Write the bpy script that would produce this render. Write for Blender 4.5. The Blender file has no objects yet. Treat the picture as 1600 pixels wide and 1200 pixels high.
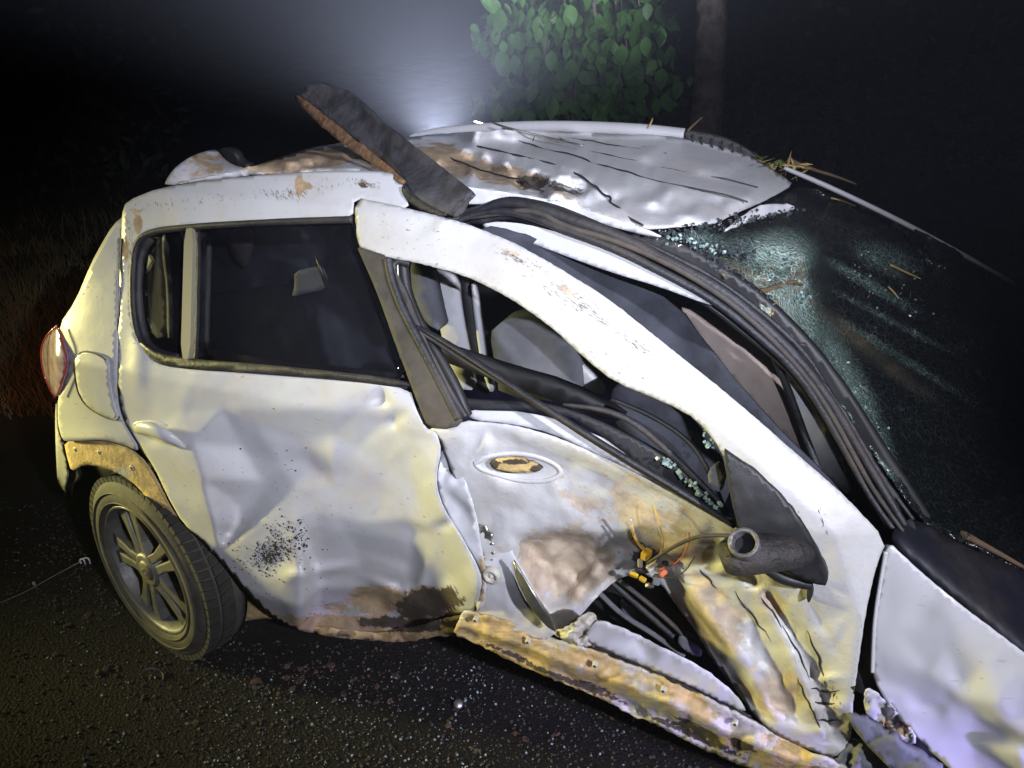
import bpy, bmesh, math, random
import numpy as np
from mathutils import Vector, Matrix, noise
from mathutils.geometry import delaunay_2d_cdt
random.seed(7); RNG = np.random.default_rng(7)
S = bpy.context.scene; COL = S.collection
R = math.radians

# ---------------------------------------------------------------- camera
CAM_H, PITCH, FPX = 1.75, R(25), 1200.0
cd = bpy.data.cameras.new('camera'); cam = bpy.data.objects.new('camera', cd); COL.objects.link(cam)
cd.sensor_width = 36; cd.lens = 36*FPX/1600; cd.clip_start = .05; cd.clip_end = 400
cam.location = (0, 0, CAM_H); cam.rotation_euler = (math.pi/2-PITCH, 0, 0)
S.camera = cam
# ---------------------------------------------------------------- world, night sky
w = bpy.data.worlds.new('World'); S.world = w; w.use_nodes = True
bg = w.node_tree.nodes['Background']
sky = w.node_tree.nodes.new('ShaderNodeTexSky'); sky.sky_type = 'NISHITA'; sky.sun_disc = False
sky.sun_elevation = R(-8); sky.sun_rotation = R(200)
w.node_tree.links.new(sky.outputs[0], bg.inputs[0]); bg.inputs[1].default_value = .004
S.view_settings.view_transform = 'Standard'; S.view_settings.look = 'None'
S.view_settings.exposure = 0; S.view_settings.gamma = 1; S.view_settings.use_curve_mapping = False
S.cycles.max_bounces = 5; S.cycles.diffuse_bounces = 2; S.cycles.glossy_bounces = 3
S.cycles.transparent_max_bounces = 8; S.cycles.transmission_bounces = 4; S.cycles.volume_bounces = 0
S.cycles.use_adaptive_sampling = True; S.cycles.adaptive_threshold = .02
S.cycles.sample_clamp_indirect = 3; S.cycles.caustics_reflective = False; S.cycles.caustics_refractive = False

def spot(name, loc, to, power, color, size, blend, radius=.02):
    l = bpy.data.lights.new(name, 'SPOT'); l.energy = power; l.color = color
    l.spot_size = R(size); l.spot_blend = blend; l.shadow_soft_size = radius
    o = bpy.data.objects.new(name, l); COL.objects.link(o); o.location = loc
    o.rotation_euler = (Vector(to)-Vector(loc)).to_track_quat('-Z', 'Y').to_euler(); return o
# LIGHTS
spot('torch_beam', (.14, -.08, 1.90), (-.04, 2.0, 1.24), 165, (.80, .84, 1.0), 58, 1.0, .01)
spot('torch_fill', (1.2, -1.1, 2.5), (.12, 1.75, .85), 520, (.84, .86, 1.0), 48, .9, .04)
spot('torch_on_tree', (.14, -.08, 1.95), (.75, 6.2, 2.1), 120, (.9, .95, 1.0), 15, 1.0, .01)  # added spot, brightens the leaves beyond what the torch beam gives
spot('yellow_work_lamp', (-6.2, 2.82, 1.35), (-.62, 1.55, .62), 2700, (1.0, .91, .34), 17, .7, .3)
spot('violet_lamp', (2.3, -.2, .75), (1.2, .95, .3), 520, (.45, .38, 1.0), 34, 1, .05)
spot('torch_behind_car', (-.28, 3.0, 1.335), (-.30, 3.25, 3.0), 3000, (.82, .87, 1.0), 165, 1.0, .05)
spot('red_tail_glow', (-2.3, 2.4, .75), (-2.9, 4.2, .1), 16, (1.0, .25, .06), 80, 1, .05)


# ---------------------------------------------------------------- geometry helpers
ANG = R(22); O3 = np.array([-.98, 1.78, 0.]); C3 = np.array([0, 0, CAM_H])
U3 = np.array([math.cos(ANG), -math.sin(ANG), 0.]); N3 = np.array([-math.sin(ANG), -math.cos(ANG), 0.]); W3 = np.array([0, 0, 1.])
cp, sp_ = math.cos(PITCH), math.sin(PITCH)

def ray(px, py):
    px = np.asarray(px, float); py = np.asarray(py, float)
    x = px-800; y = -(py-600)
    return np.stack([x, cp*FPX+sp_*y, -sp_*FPX+cp*y], -1)/FPX
def car(u, v, w): return O3+np.multiply.outer(u, U3)+np.multiply.outer(v, N3)+np.multiply.outer(w, W3)
def sideV(u, w):
    v = np.interp(w, [0, .2, .35, .6, .95, 1.02, 1.38, 1.46, 1.56], [-.10, -.06, 0, .02, -.005, -.03, -.17, -.24, -.5])
    r = np.clip(-u-.10, 0, 2)
    return v-.55*r*r
def solve(px, py, val, mode):
    """world points on the sight lines of photo pixels that lie on the given car surface"""
    d = ray(px, py); val = np.broadcast_to(np.asarray(val, float), d.shape[:-1]).copy()
    oc = C3-O3
    dn = d@N3
    if mode == 'v': t = (val-oc@N3)/dn
    elif mode == 'w': t = (val-CAM_H)/d[..., 2]
    elif mode == 'y': t = val/d[..., 1]
    elif mode == 'side':
        t = (0-oc@N3)/dn
        for _ in range(14):
            p = C3+d*t[..., None]-O3
            g = p@N3-sideV(p@U3, p[..., 2])-val
            t = t-.8*g/dn
    return C3+d*t[..., None]
def P(px, py, val=0, mode='side'): return Vector(solve(np.array([float(px)]), np.array([float(py)]), val, mode)[0])

def inpoly(pts, poly):
    x, y = pts[:, 0], pts[:, 1]; c = np.zeros(len(pts), bool); n = len(poly)
    for i in range(n):
        x1, y1 = poly[i]; x2, y2 = poly[i-1]
        if y1 == y2: continue
        m = ((y1 > y) != (y2 > y)) & (x < (x2-x1)*(y-y1)/(y2-y1)+x1); c ^= m
    return c
def edgedist(pts, poly):
    d = np.full(len(pts), 1e9); poly = np.asarray(poly, float)
    for i in range(len(poly)):
        a, b = poly[i-1], poly[i]; ab = b-a; L = ab@ab
        if L < 1e-9: continue
        t = np.clip(((pts-a)@ab)/L, 0, 1); d = np.minimum(d, np.hypot(*(pts-a-t[:, None]*ab).T))
    return d
def chaikin(p, k, closed=True):
    for _ in range(k):
        q = []
        n = len(p)
        for i in range(n if closed else n-1):
            a = np.array(p[i], float); b = np.array(p[(i+1) % n], float)
            q += [tuple(a*.78+b*.22), tuple(a*.22+b*.78)]
        if not closed: q = [tuple(p[0])]+q+[tuple(p[-1])]
        p = q
    return p
def densify(p, step, closed=True):
    q = []; n = len(p)
    for i in range(n if closed else n-1):
        a = np.array(p[i], float); b = np.array(p[(i+1) % n], float); m = max(1, int(round(np.linalg.norm(b-a)/step)))
        for k in range(m): q.append(tuple(a+(b-a)*k/m))
    if not closed: q.append(tuple(p[-1]))
    return q
class Field:
    """piecewise-linear height field over control points and crease lines, softened"""
    def __init__(s, ctrl, bbox, creases=(), sigma=1.5, g=4., soft=()):
        x0, y0, x1, y1 = bbox; s.x0, s.y0, s.g = x0-12, y0-12, g
        s.nx = int((x1-x0+24)/g)+2; s.ny = int((y1-y0+24)/g)+2
        pts = [tuple(c) for c in ctrl]; ed = []
        for cr in creases:
            cr = densify(cr, 25, False)
            b = len(pts); pts += cr; ed += [(b+i, b+i+1) for i in range(len(cr)-1)]
        arr = np.array(pts, float)
        for cx in (x0-40, (x0+x1)/2, x1+60):
            for cy in (y0-40, (y0+y1)/2, y1+60):
                if (cx, cy) == ((x0+x1)/2, (y0+y1)/2): continue
                wts = 1/((arr[:, 0]-cx)**2+(arr[:, 1]-cy)**2+50)**2
                pts.append((cx, cy, float((wts*arr[:, 2]).sum()/wts.sum())))
        vs, _, fs, ov, _, _ = delaunay_2d_cdt([Vector((p[0], p[1])) for p in pts], ed, [], 0, 1e-4)
        vals = [np.mean([pts[k][2] for k in o]) if o else None for o in ov]
        for i, v in enumerate(vals):
            if v is None:
                j = np.argmin((arr[:, 0]-vs[i][0])**2+(arr[:, 1]-vs[i][1])**2); vals[i] = arr[j, 2]
        Z = np.zeros((s.ny, s.nx)); gx = s.x0+np.arange(s.nx)*g; gy = s.y0+np.arange(s.ny)*g
        for f in fs:
            a, b, c = [np.array(vs[k]) for k in f]; za, zb, zc = [vals[k] for k in f]
            mn = np.minimum(np.minimum(a, b), c); mx = np.maximum(np.maximum(a, b), c)
            i0 = max(0, int((mn[0]-s.x0)/g)); i1 = min(s.nx, int((mx[0]-s.x0)/g)+2)
            j0 = max(0, int((mn[1]-s.y0)/g)); j1 = min(s.ny, int((mx[1]-s.y0)/g)+2)
            if i0 >= i1 or j0 >= j1: continue
            X, Y = np.meshgrid(gx[i0:i1], gy[j0:j1])
            D = (b[1]-c[1])*(a[0]-c[0])+(c[0]-b[0])*(a[1]-c[1])
            if abs(D) < 1e-9: continue
            l1 = ((b[1]-c[1])*(X-c[0])+(c[0]-b[0])*(Y-c[1]))/D; l2 = ((c[1]-a[1])*(X-c[0])+(a[0]-c[0])*(Y-c[1]))/D; l3 = 1-l1-l2
            m = (l1 > -1e-6) & (l2 > -1e-6) & (l3 > -1e-6)
            sub = Z[j0:j1, i0:i1]; sub[m] = (l1*za+l2*zb+l3*zc)[m]
        if sigma > 0:
            r = int(3*sigma)+1; k = np.exp(-.5*(np.arange(-r, r+1)/sigma)**2); k /= k.sum()
            Zp = np.pad(Z, r, mode='edge')
            Zp = np.apply_along_axis(lambda m: np.convolve(m, k, 'valid'), 1, Zp)
            Z = np.apply_along_axis(lambda m: np.convolve(m, k, 'valid'), 0, Zp)
        s.Z = Z; s.soft = soft
    def __call__(s, x, y):
        fx = np.clip((x-s.x0)/s.g, 0, s.nx-1.001); fy = np.clip((y-s.y0)/s.g, 0, s.ny-1.001)
        i = fx.astype(int); j = fy.astype(int); a = fx-i; b = fy-j; Z = s.Z
        z = (Z[j, i]*(1-a)+Z[j, i+1]*a)*(1-b)+(Z[j+1, i]*(1-a)+Z[j+1, i+1]*a)*b
        for (cx, cy, rx, ry, ang, h) in s.soft:
            c, n = math.cos(R(ang)), math.sin(R(ang)); dx, dy = x-cx, y-cy
            z = z+h*np.exp(-(((dx*c+dy*n)/rx)**2+((-dx*n+dy*c)/ry)**2))
        return z
def blobs(x, y, L):
    z = np.zeros(len(x))
    for (cx, cy, rx, ry, ang, h) in L:
        c, n = math.cos(R(ang)), math.sin(R(ang)); dx, dy = x-cx, y-cy
        z = np.maximum(z, h*np.exp(-(((dx*c+dy*n)/rx)**2+((-dx*n+dy*c)/ry)**2)**1.5))
    return z

def tag(o, label=None, cat=None, group=None, kind=None):
    if label: o['label'] = label
    if cat: o['category'] = cat
    if group: o['group'] = group
    if kind: o['kind'] = kind
    return o
def empty(name, loc=(0, 0, 0)):
    o = bpy.data.objects.new(name, None); COL.objects.link(o); o.location = loc; return o
def link(name, me, mat, parent=None, smooth=True):
    o = bpy.data.objects.new(name, me); COL.objects.link(o)
    if mat: me.materials.append(mat)
    if smooth: me.polygons.foreach_set('use_smooth', [True]*len(me.polygons))
    if parent:
        o.parent = parent; o.matrix_parent_inverse = PARINV.get(parent.name, Matrix())
    return o
PARINV = {}
def panel(name, outline, mat, parent, ctrl=((0, 0, 0),), mode='side', creases=(), sigma=1.5, soft=(), step=8, holes=(),
          nz=(0, 30), nzm=None, facets=(), thick=.003, dirt_lit=(), grime=(), chk=1, jag=0, back=None, smooth=True):
    outs = [densify(chaikin(list(outline), chk), step)]+[densify(chaikin(list(h), 1), step*.7) for h in holes]
    if jag:
        outs = [[(x+random.uniform(-jag, jag), y+random.uniform(-jag, jag)) for x, y in o] for o in outs]
    xs = [p[0] for p in outs[0]]; ys = [p[1] for p in outs[0]]; bb = (min(xs), min(ys), max(xs), max(ys))
    F = Field(ctrl, bb, creases, sigma, soft=soft) if not callable(ctrl) else ctrl
    if facets:
        rnd = random.Random(len(outline)); ex = []
        for (cx, cy, rx, ry, ang, n, amp) in facets:
            ca, sa = math.cos(R(ang)), math.sin(R(ang))
            for _ in range(n):
                a_, r_ = rnd.uniform(0, 6.283), math.sqrt(rnd.random()); dx, dy = rx*r_*math.cos(a_), ry*r_*math.sin(a_)
                x_, y_ = cx+dx*ca-dy*sa, cy+dx*sa+dy*ca
                ex.append((x_, y_, float(F(np.array([x_]), np.array([y_]))[0])+rnd.uniform(-amp, amp)*(1-.5*r_)))
        F = Field(list(ctrl)+ex, bb, creases, sigma*.7, soft=soft)
    gx = np.arange(bb[0], bb[2], step); gy = np.arange(bb[1], bb[3], step*.87)
    G = np.array([(x+(step/2 if j % 2 else 0), y) for j, y in enumerate(gy) for x in gx])
    if len(G):
        m = inpoly(G, outs[0]) & (edgedist(G, outs[0]) > step*.45)
        for h in outs[1:]: m &= ~inpoly(G, h) & (edgedist(G, h) > step*.4)
        G = G[m]
    pts = []; ed = []
    for o in outs:
        b = len(pts); pts += o; ed += [(b+i, b+(i+1) % len(o)) for i in range(len(o))]
    pts += [tuple(g) for g in G]
    vs, _, fs, _, _, _ = delaunay_2d_cdt([Vector(p) for p in pts], ed, [], 0, 1e-5)
    V = np.array([(v[0], v[1]) for v in vs]); Fc = np.array([f for f in fs if len(f) == 3])
    cen = V[Fc].mean(1); m = inpoly(cen, outs[0])
    for h in outs[1:]: m &= ~inpoly(cen, h)
    Fc = Fc[m]
    a, b, c = V[Fc[:, 0]], V[Fc[:, 1]], V[Fc[:, 2]]
    cr = (b[:, 0]-a[:, 0])*(c[:, 1]-a[:, 1])-(b[:, 1]-a[:, 1])*(c[:, 0]-a[:, 0])
    Fc[cr > 0] = Fc[cr > 0][:, ::-1]
    Fc = Fc[np.abs(cr) > .35]
    z = F(V[:, 0], V[:, 1])
    if nz[0]:
        z = z+nz[0]*(1 if nzm is None else nzm[0]+blobs(V[:, 0], V[:, 1], nzm[1]))*np.array([noise.fractal(Vector((x/nz[1], y/nz[1], 3.3)), 1.0, 2.1, 3) for x, y in V])
    W = solve(V[:, 0], V[:, 1], z, mode)
    me = bpy.data.meshes.new(name); me.from_pydata([tuple(p) for p in W], [], [tuple(int(i) for i in f) for f in Fc])
    for an, L in (('dirt', dirt_lit), ('grime', grime)):
        at = me.attributes.new(an, 'FLOAT', 'POINT'); at.data.foreach_set('value', blobs(V[:, 0], V[:, 1], L).astype(np.float32))
    o = link(name, me, mat, parent, smooth)
    if thick:
        s = o.modifiers.new('thickness', 'SOLIDIFY'); s.thickness = thick; s.offset = -1; s.use_even_offset = False
        if back: me.materials.append(back); s.material_offset = 1
    return o
def tube(name, pts, r, mat, parent=None, segs=8, smooth_k=2, flat=1.0, up=None):
    """sweep a round (or flattened) section along 3D points"""
    p = [Vector(q) for q in pts]
    q3 = [tuple(a) for a in p]
    if smooth_k: q3 = chaikin3(q3, smooth_k)
    p = [Vector(q) for q in q3]; n = len(p); vs = []; fs = []
    rr = [r]*n if not hasattr(r, '__len__') else list(np.interp(np.linspace(0, 1, n), np.linspace(0, 1, len(r)), r))
    ref = Vector(up) if up is not None else Vector((.13, .2, .97))
    for i in range(n):
        t = (p[min(i+1, n-1)]-p[max(i-1, 0)]).normalized()
        a = t.cross(ref).normalized(); b = a.cross(t).normalized()
        for k in range(segs):
            th = 2*math.pi*k/segs; vs.append(p[i]+a*math.cos(th)*rr[i]+b*math.sin(th)*rr[i]*flat)
    for i in range(n-1):
        for k in range(segs):
            k2 = (k+1) % segs; fs.append((i*segs+k, i*segs+k2, (i+1)*segs+k2, (i+1)*segs+k))
    fs.append(tuple(range(segs))); fs.append(tuple(reversed(range((n-1)*segs, n*segs))))
    me = bpy.data.meshes.new(name); me.from_pydata(vs, [], fs)
    bm = bmesh.new(); bm.from_mesh(me); bmesh.ops.recalc_face_normals(bm, faces=bm.faces); bm.to_mesh(me); bm.free()
    return link(name, me, mat, parent)
def chaikin3(p, k):
    for _ in range(k):
        q = [p[0]]
        for i in range(len(p)-1):
            a = np.array(p[i]); b = np.array(p[i+1]); q += [tuple(a*.75+b*.25), tuple(a*.25+b*.75)]
        q.append(p[-1]); p = q
    return p
def lathe(prof, segs, M=Matrix(), ang0=0, ang1=2*math.pi, closed_prof=False):
    """prof: (axial, radius); axis = local Z"""
    vs = []; fs = []; n = len(prof); full = abs(ang1-ang0-2*math.pi) < 1e-6; m = segs if full else segs+1
    for i in range(m):
        th = ang0+(ang1-ang0)*i/segs
        for z, r in prof: vs.append(M@Vector((r*math.cos(th), r*math.sin(th), z)))
    for i in range(segs):
        j = (i+1) % m
        for k in range(n if closed_prof else n-1):
            k2 = (k+1) % n; fs.append((i*n+k, j*n+k, j*n+k2, i*n+k2))
    return vs, fs
def mesh(name, vs, fs, mat, parent=None, smooth=True, recalc=True):
    me = bpy.data.meshes.new(name); me.from_pydata([tuple(v) for v in vs], [], fs)
    if recalc:
        bm = bmesh.new(); bm.from_mesh(me); bmesh.ops.recalc_face_normals(bm, faces=bm.faces); bm.to_mesh(me); bm.free()
    return link(name, me, mat, parent, smooth)
def extrude_poly(name, outer, M, z0, z1, mat, parent=None, hole=None, bevel=0):
    """flat polygon (2D, local XY) extruded between z0 and z1, transformed by M"""
    pts = list(outer)+(list(hole) if hole else []); n = len(outer)
    ed = [(i, (i+1) % n) for i in range(n)]
    if hole: h = len(hole); ed += [(n+i, n+(i+1) % h) for i in range(h)]
    vs2, _, fs, _, _, _ = delaunay_2d_cdt([Vector(p) for p in pts], ed, [], 0, 1e-6)
    V = np.array([(v[0], v[1]) for v in vs2]); Fc = [f for f in fs]
    cen = np.array([V[list(f)].mean(0) for f in Fc]); m = inpoly(cen, outer)
    if hole: m &= ~inpoly(cen, hole)
    me = bpy.data.meshes.new(name); bm = bmesh.new()
    vv = [bm.verts.new((x, y, z1)) for x, y in V]
    for f, k in zip(Fc, m):
        if k: bm.faces.new([vv[i] for i in f])
    r = bmesh.ops.extrude_face_region(bm, geom=bm.faces[:])
    for g in r['geom']:
        if isinstance(g, bmesh.types.BMVert): g.co.z = z0
    bmesh.ops.recalc_face_normals(bm, faces=bm.faces)
    bm.transform(M); bm.to_mesh(me); bm.free()
    o = link(name, me, mat, parent, False)
    if bevel:
        b = o.modifiers.new('bevel', 'BEVEL'); b.width = bevel; b.segments = 2; b.limit_method = 'ANGLE'; b.angle_limit = R(40)
    return o

# ---------------------------------------------------------------- materials
def mat(name, base=(.5, .5, .5), rough=.5, metal=0, spec=.5, coat=0, bump=0, bscale=200, var=0, vscale=8, alpha=1, dirtcol=None,
        grimecol=(.06, .045, .03), dscale=9, thr=.5, emit=None, trans=0, dust=0, dustcol=(.30, .22, .13), scratch=0):
    m = bpy.data.materials.new(name); m.use_nodes = True; nt = m.node_tree; N = nt.nodes; L = nt.links
    b = N['Principled BSDF']; b.inputs['Roughness'].default_value = rough; b.inputs['Metallic'].default_value = metal
    b.inputs['Specular IOR Level'].default_value = spec; b.inputs['Coat Weight'].default_value = coat; b.inputs['Coat Roughness'].default_value = .12
    b.inputs['Alpha'].default_value = alpha; b.inputs['Transmission Weight'].default_value = trans
    tc = N.new('ShaderNodeTexCoord'); co = tc.outputs['Object']
    def nz(sc, det=5, rg=.6, dis=0):
        n = N.new('ShaderNodeTexNoise'); n.inputs['Scale'].default_value = sc; n.inputs['Detail'].default_value = det
        n.inputs['Roughness'].default_value = rg; n.inputs['Distortion'].default_value = dis; L.new(co, n.inputs['Vector']); return n.outputs['Fac']
    def ramp(x, a, c):
        r = N.new('ShaderNodeMapRange'); r.interpolation_type = 'SMOOTHSTEP'; r.inputs[1].default_value = a; r.inputs[2].default_value = c; L.new(x, r.inputs[0]); return r.outputs[0]
    def mth(op, x, y):
        q = N.new('ShaderNodeMath'); q.operation = op
        for i, a in enumerate((x, y)):
            if isinstance(a, (int, float)): q.inputs[i].default_value = a
            else: L.new(a, q.inputs[i])
        return q.outputs[0]
    def mix(f, a, c):
        q = N.new('ShaderNodeMix'); q.data_type = 'RGBA'
        if isinstance(f, (int, float)): q.inputs[0].default_value = f
        else: L.new(f, q.inputs[0])
        for i, x in ((6, a), (7, c)):
            if isinstance(x, tuple): q.inputs[i].default_value = (*x[:3], 1)
            else: L.new(x, q.inputs[i])
        return q.outputs[2]
    colr = tuple(base); rgh = None
    if var: colr = mix(ramp(nz(vscale), .3, .7), tuple(c*(1-var) for c in base), tuple(min(1, c*(1+var)) for c in base))
    masks = []
    if dust:
        md = mth('MULTIPLY', ramp(nz(5.5, 7, .65), .42, .75), dust); colr = mix(md, colr, dustcol); masks.append(md)
        sp = mth('MULTIPLY', ramp(nz(70, 3, .7), .66, .74), dust); colr = mix(sp, colr, (.12, .08, .04)); masks.append(sp)
    if scratch:
        mp = N.new('ShaderNodeMapping'); mp.inputs['Rotation'].default_value = (.3, .9, .2); mp.inputs['Scale'].default_value = (6, 90, 90); L.new(co, mp.inputs[0])
        n = N.new('ShaderNodeTexNoise'); n.inputs['Scale'].default_value = 1.2; n.inputs['Detail'].default_value = 3; L.new(mp.outputs[0], n.inputs['Vector'])
        s = mth('MULTIPLY', ramp(n.outputs['Fac'], .66, .70), scratch); s = mth('MULTIPLY', s, ramp(nz(4), .5, .6)); colr = mix(s, colr, (.15, .12, .09)); masks.append(s)
    if dirtcol:
        for an, cc, th, sc in (('dirt', dirtcol, thr, dscale), ('grime', grimecol, .5, dscale*2.2)):
            a = N.new('ShaderNodeAttribute'); a.attribute_name = an
            x = mth('ADD', a.outputs['Fac'], mth('MULTIPLY', mth('SUBTRACT', nz(sc, 7, .7, .4), .5), 1.5))
            x = mth('MULTIPLY', ramp(x, th-.06, th+.09), ramp(a.outputs['Fac'], .03, .2))
            cv = mix(ramp(nz(sc*2.5, 5), .3, .7), tuple(c*.8 for c in cc), tuple(c*1.25 for c in cc))
            colr = mix(x, colr, cv); masks.append(x)
    if isinstance(colr, tuple): b.inputs['Base Color'].default_value = (*colr, 1)
    else: L.new(colr, b.inputs['Base Color'])
    if masks:
        t = masks[0]
        for q in masks[1:]: t = mth('MAXIMUM', t, q)
        r = N.new('ShaderNodeMapRange'); r.inputs[3].default_value = rough; r.inputs[4].default_value = .85; L.new(t, r.inputs[0]); L.new(r.outputs[0], b.inputs['Roughness'])
        if coat:
            r2 = N.new('ShaderNodeMapRange'); r2.inputs[3].default_value = coat; r2.inputs[4].default_value = 0; L.new(t, r2.inputs[0]); L.new(r2.outputs[0], b.inputs['Coat Weight'])
    if bump:
        bp = N.new('ShaderNodeBump'); bp.inputs['Strength'].default_value = bump; bp.inputs['Distance'].default_value = .01
        h = nz(bscale, 6, .65)
        if masks: h = mth('ADD', h, mth('MULTIPLY', masks[-1], .6))
        L.new(h, bp.inputs['Height']); L.new(bp.outputs[0], b.inputs['Normal'])
    if emit: b.inputs['Emission Color'].default_value = (*emit[:3], 1); b.inputs['Emission Strength'].default_value = emit[3]
    return m
TAN = (.40, .29, .17)
M = {}
M['paint'] = mat('white_car_paint', (.55, .55, .56), .36, spec=.5, coat=.22, var=.06, vscale=3, dirtcol=TAN, dust=.38, dustcol=(.36, .28, .20), scratch=.5, bump=.05, bscale=60)
M['paintclean'] = mat('white_door_paint', (.58, .58, .60), .3, spec=.5, coat=.3, dirtcol=TAN, dust=.12, scratch=.35, bump=.03, bscale=40)
M['bare'] = mat('crumpled_paint', (.57, .565, .56), .42, coat=.1, dirtcol=(.50, .41, .31), dust=.3, scratch=.7, bump=.25, bscale=35, thr=.42, dscale=11)
M['sill'] = mat('muddy_sill_paint', (.52, .49, .42), .38, coat=.15, dirtcol=(.50, .36, .16), bump=.5, bscale=45, thr=.55, dscale=14, dust=.4)
M['mudpaint'] = mat('muddy_roof_paint', (.58, .57, .55), .5, dirtcol=(.27, .16, .09), bump=.5, bscale=30, thr=.5, dscale=12, dust=.3)
M['roof'] = mat('white_roof_paint', (.66, .66, .67), .40, coat=.1, dirtcol=(.42, .31, .20), bump=.15, bscale=40, thr=.5, dscale=12, dust=.3, scratch=.6)
M['black'] = mat('black_plastic', (.018, .018, .02), .5, var=.3, dust=.25, dustcol=(.06, .05, .04), bump=.1, bscale=300)
M['seal'] = mat('black_rubber_seal', (.02, .02, .024), .5, var=.4, vscale=30, dust=.45, dustcol=(.10, .08, .06), bump=.3, bscale=120)
M['trim'] = mat('brown_dusty_trim', (.05, .043, .037), .7, var=.3, vscale=25, dust=.5, dustcol=(.13, .10, .075), bump=.2, bscale=250)
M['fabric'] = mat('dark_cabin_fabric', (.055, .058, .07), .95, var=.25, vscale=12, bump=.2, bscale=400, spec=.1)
M['seatgrey'] = mat('grey_seat_fabric', (.15, .155, .17), .95, var=.2, vscale=10, bump=.2, bscale=400, spec=.1)
M['beige'] = mat('beige_cabin_trim', (.33, .27, .24), .8, var=.15, vscale=10, dust=.4, bump=.1, bscale=100)
M['inner'] = mat('white_inner_paint', (.6, .6, .62), .4, dust=.2, bump=.1, bscale=20)
M['metal'] = mat('bare_metal', (.45, .43, .38), .35, metal=.9, var=.2, vscale=40, dust=.3)
M['rim'] = mat('dusty_alloy', (.13, .13, .125), .42, metal=.4, var=.25, vscale=20, dust=.5, dustcol=(.16, .13, .08), bump=.2, bscale=150)
M['tyre'] = mat('dusty_tyre_rubber', (.05, .046, .036), .8, var=.3, vscale=18, dust=.9, dustcol=(.13, .11, .07), bump=.3, bscale=160)
M['tread'] = mat('dark_tread_rubber', (.022, .02, .017), .85, var=.3, vscale=25, dust=.25, dustcol=(.07, .06, .04), bump=.2)  # tread blocks darker than the sidewall to paint in their shade
M['asphalt'] = None
WTOE, WCAM, WR, WROT = R(-14), .02, .300, R(20)
# ================================================================ setting
def asphalt_mat():
    m = bpy.data.materials.new('worn_asphalt'); m.use_nodes = True; nt = m.node_tree; N = nt.nodes; L = nt.links; b = N['Principled BSDF']
    tc = N.new('ShaderNodeTexCoord')
    def nz(sc, d=6, r=.6):
        n = N.new('ShaderNodeTexNoise'); n.inputs['Scale'].default_value = sc; n.inputs['Detail'].default_value = d; n.inputs['Roughness'].default_value = r; L.new(tc.outputs['Object'], n.inputs['Vector']); return n.outputs['Fac']
    v = N.new('ShaderNodeTexVoronoi'); v.inputs['Scale'].default_value = 110; L.new(tc.outputs['Object'], v.inputs['Vector'])
    cr = N.new('ShaderNodeValToRGB'); cr.color_ramp.elements[0].position = .35; cr.color_ramp.elements[0].color = (.004, .003, .002, 1)
    cr.color_ramp.elements[1].position = .7; cr.color_ramp.elements[1].color = (.010, .0075, .005, 1); L.new(nz(3), cr.inputs[0])
    mx = N.new('ShaderNodeMix'); mx.data_type = 'RGBA'; mx.blend_type = 'MULTIPLY'; mx.inputs[0].default_value = .7
    c2 = N.new('ShaderNodeSeparateColor'); L.new(v.outputs['Color'], c2.inputs[0])
    mr = N.new('ShaderNodeMapRange'); mr.inputs[3].default_value = .35; mr.inputs[4].default_value = 1.5; L.new(c2.outputs[0], mr.inputs[0])
    L.new(cr.outputs[0], mx.inputs[6]); L.new(mr.outputs[0], mx.inputs[7]); L.new(mx.outputs[2], b.inputs['Base Color'])
    b.inputs['Roughness'].default_value = .75; b.inputs['Specular IOR Level'].default_value = .3
    ad = N.new('ShaderNodeMath'); ad.operation = 'ADD'; L.new(nz(160, 3), ad.inputs[0]); L.new(v.outputs['Distance'], ad.inputs[1])
    bp = N.new('ShaderNodeBump'); bp.inputs['Strength'].default_value = .4; bp.inputs['Distance'].default_value = .006; L.new(ad.outputs[0], bp.inputs['Height']); L.new(bp.outputs[0], b.inputs['Normal'])
    return m
M['asphalt'] = asphalt_mat()
M['earth'] = mat('dark_verge_earth', (.016, .012, .008), .95, var=.6, vscale=4, bump=.8, bscale=30)
def grid(name, x0, x1, y0, y1, n, m_, f, mt, kind='structure'):
    xs = np.linspace(x0, x1, n); ys = np.linspace(y0, y1, m_)
    vs = [(x, y, f(x, y)) for y in ys for x in xs]
    fs = [(j*n+i, j*n+i+1, (j+1)*n+i+1, (j+1)*n+i) for j in range(m_-1) for i in range(n-1)]
    return tag(mesh(name, vs, fs, mt), kind=kind)
def gz(x, y):
    return .012*noise.noise(Vector((x*1.3, y*1.3, 0)))-.006
grid('road', -5, 7, -3, 4.05, 120, 90, gz, M['asphalt'])
def vz(x, y):
    t = min(1, max(0, (y-3.3-.3*noise.noise(Vector((x*.8, 0, 5))))/.8))
    return -.05+.13*t+.10*t*noise.noise(Vector((x*2, y*2, 1)))+.012*max(0, y-5)
grid('ground', -30, 30, 2.9, 40, 200, 160, vz, M['earth'])

# ================================================================ the wrecked car
car_o = empty('wrecked_car', tuple(O3)); bpy.context.view_layer.update()
PARINV[car_o.name] = Matrix.Translation(-Vector(O3))
tag(car_o, 'white hatchback wreck with crushed roof, torn open front door and dented rear door', 'car')
A = car_o
# rear quarter (bodyside behind the rear door)
quarter = panel('quarter_panel', [(192,338),(176,352),(158,382),(142,412),(118,470),(92,508),(99,540),(106,566),(101,596),(90,622),(90,660),(97,688),
    (112,690),(160,687),(196,696),(216,706),(212,690),(196,664),(187,640),(182,600),(184,520),(187,430),(190,385),(194,360)], M['paint'], A,
    ctrl=[(150,450,0),(120,600,0),(185,450,0),(185,380,-.01),(180,650,0)], step=7, soft=[(150,690,50,18,0,.006)],
    dirt_lit=[(192,380,7,40,0,.9),(150,680,50,10,5,.5)], nz=(.002,80))
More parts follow.
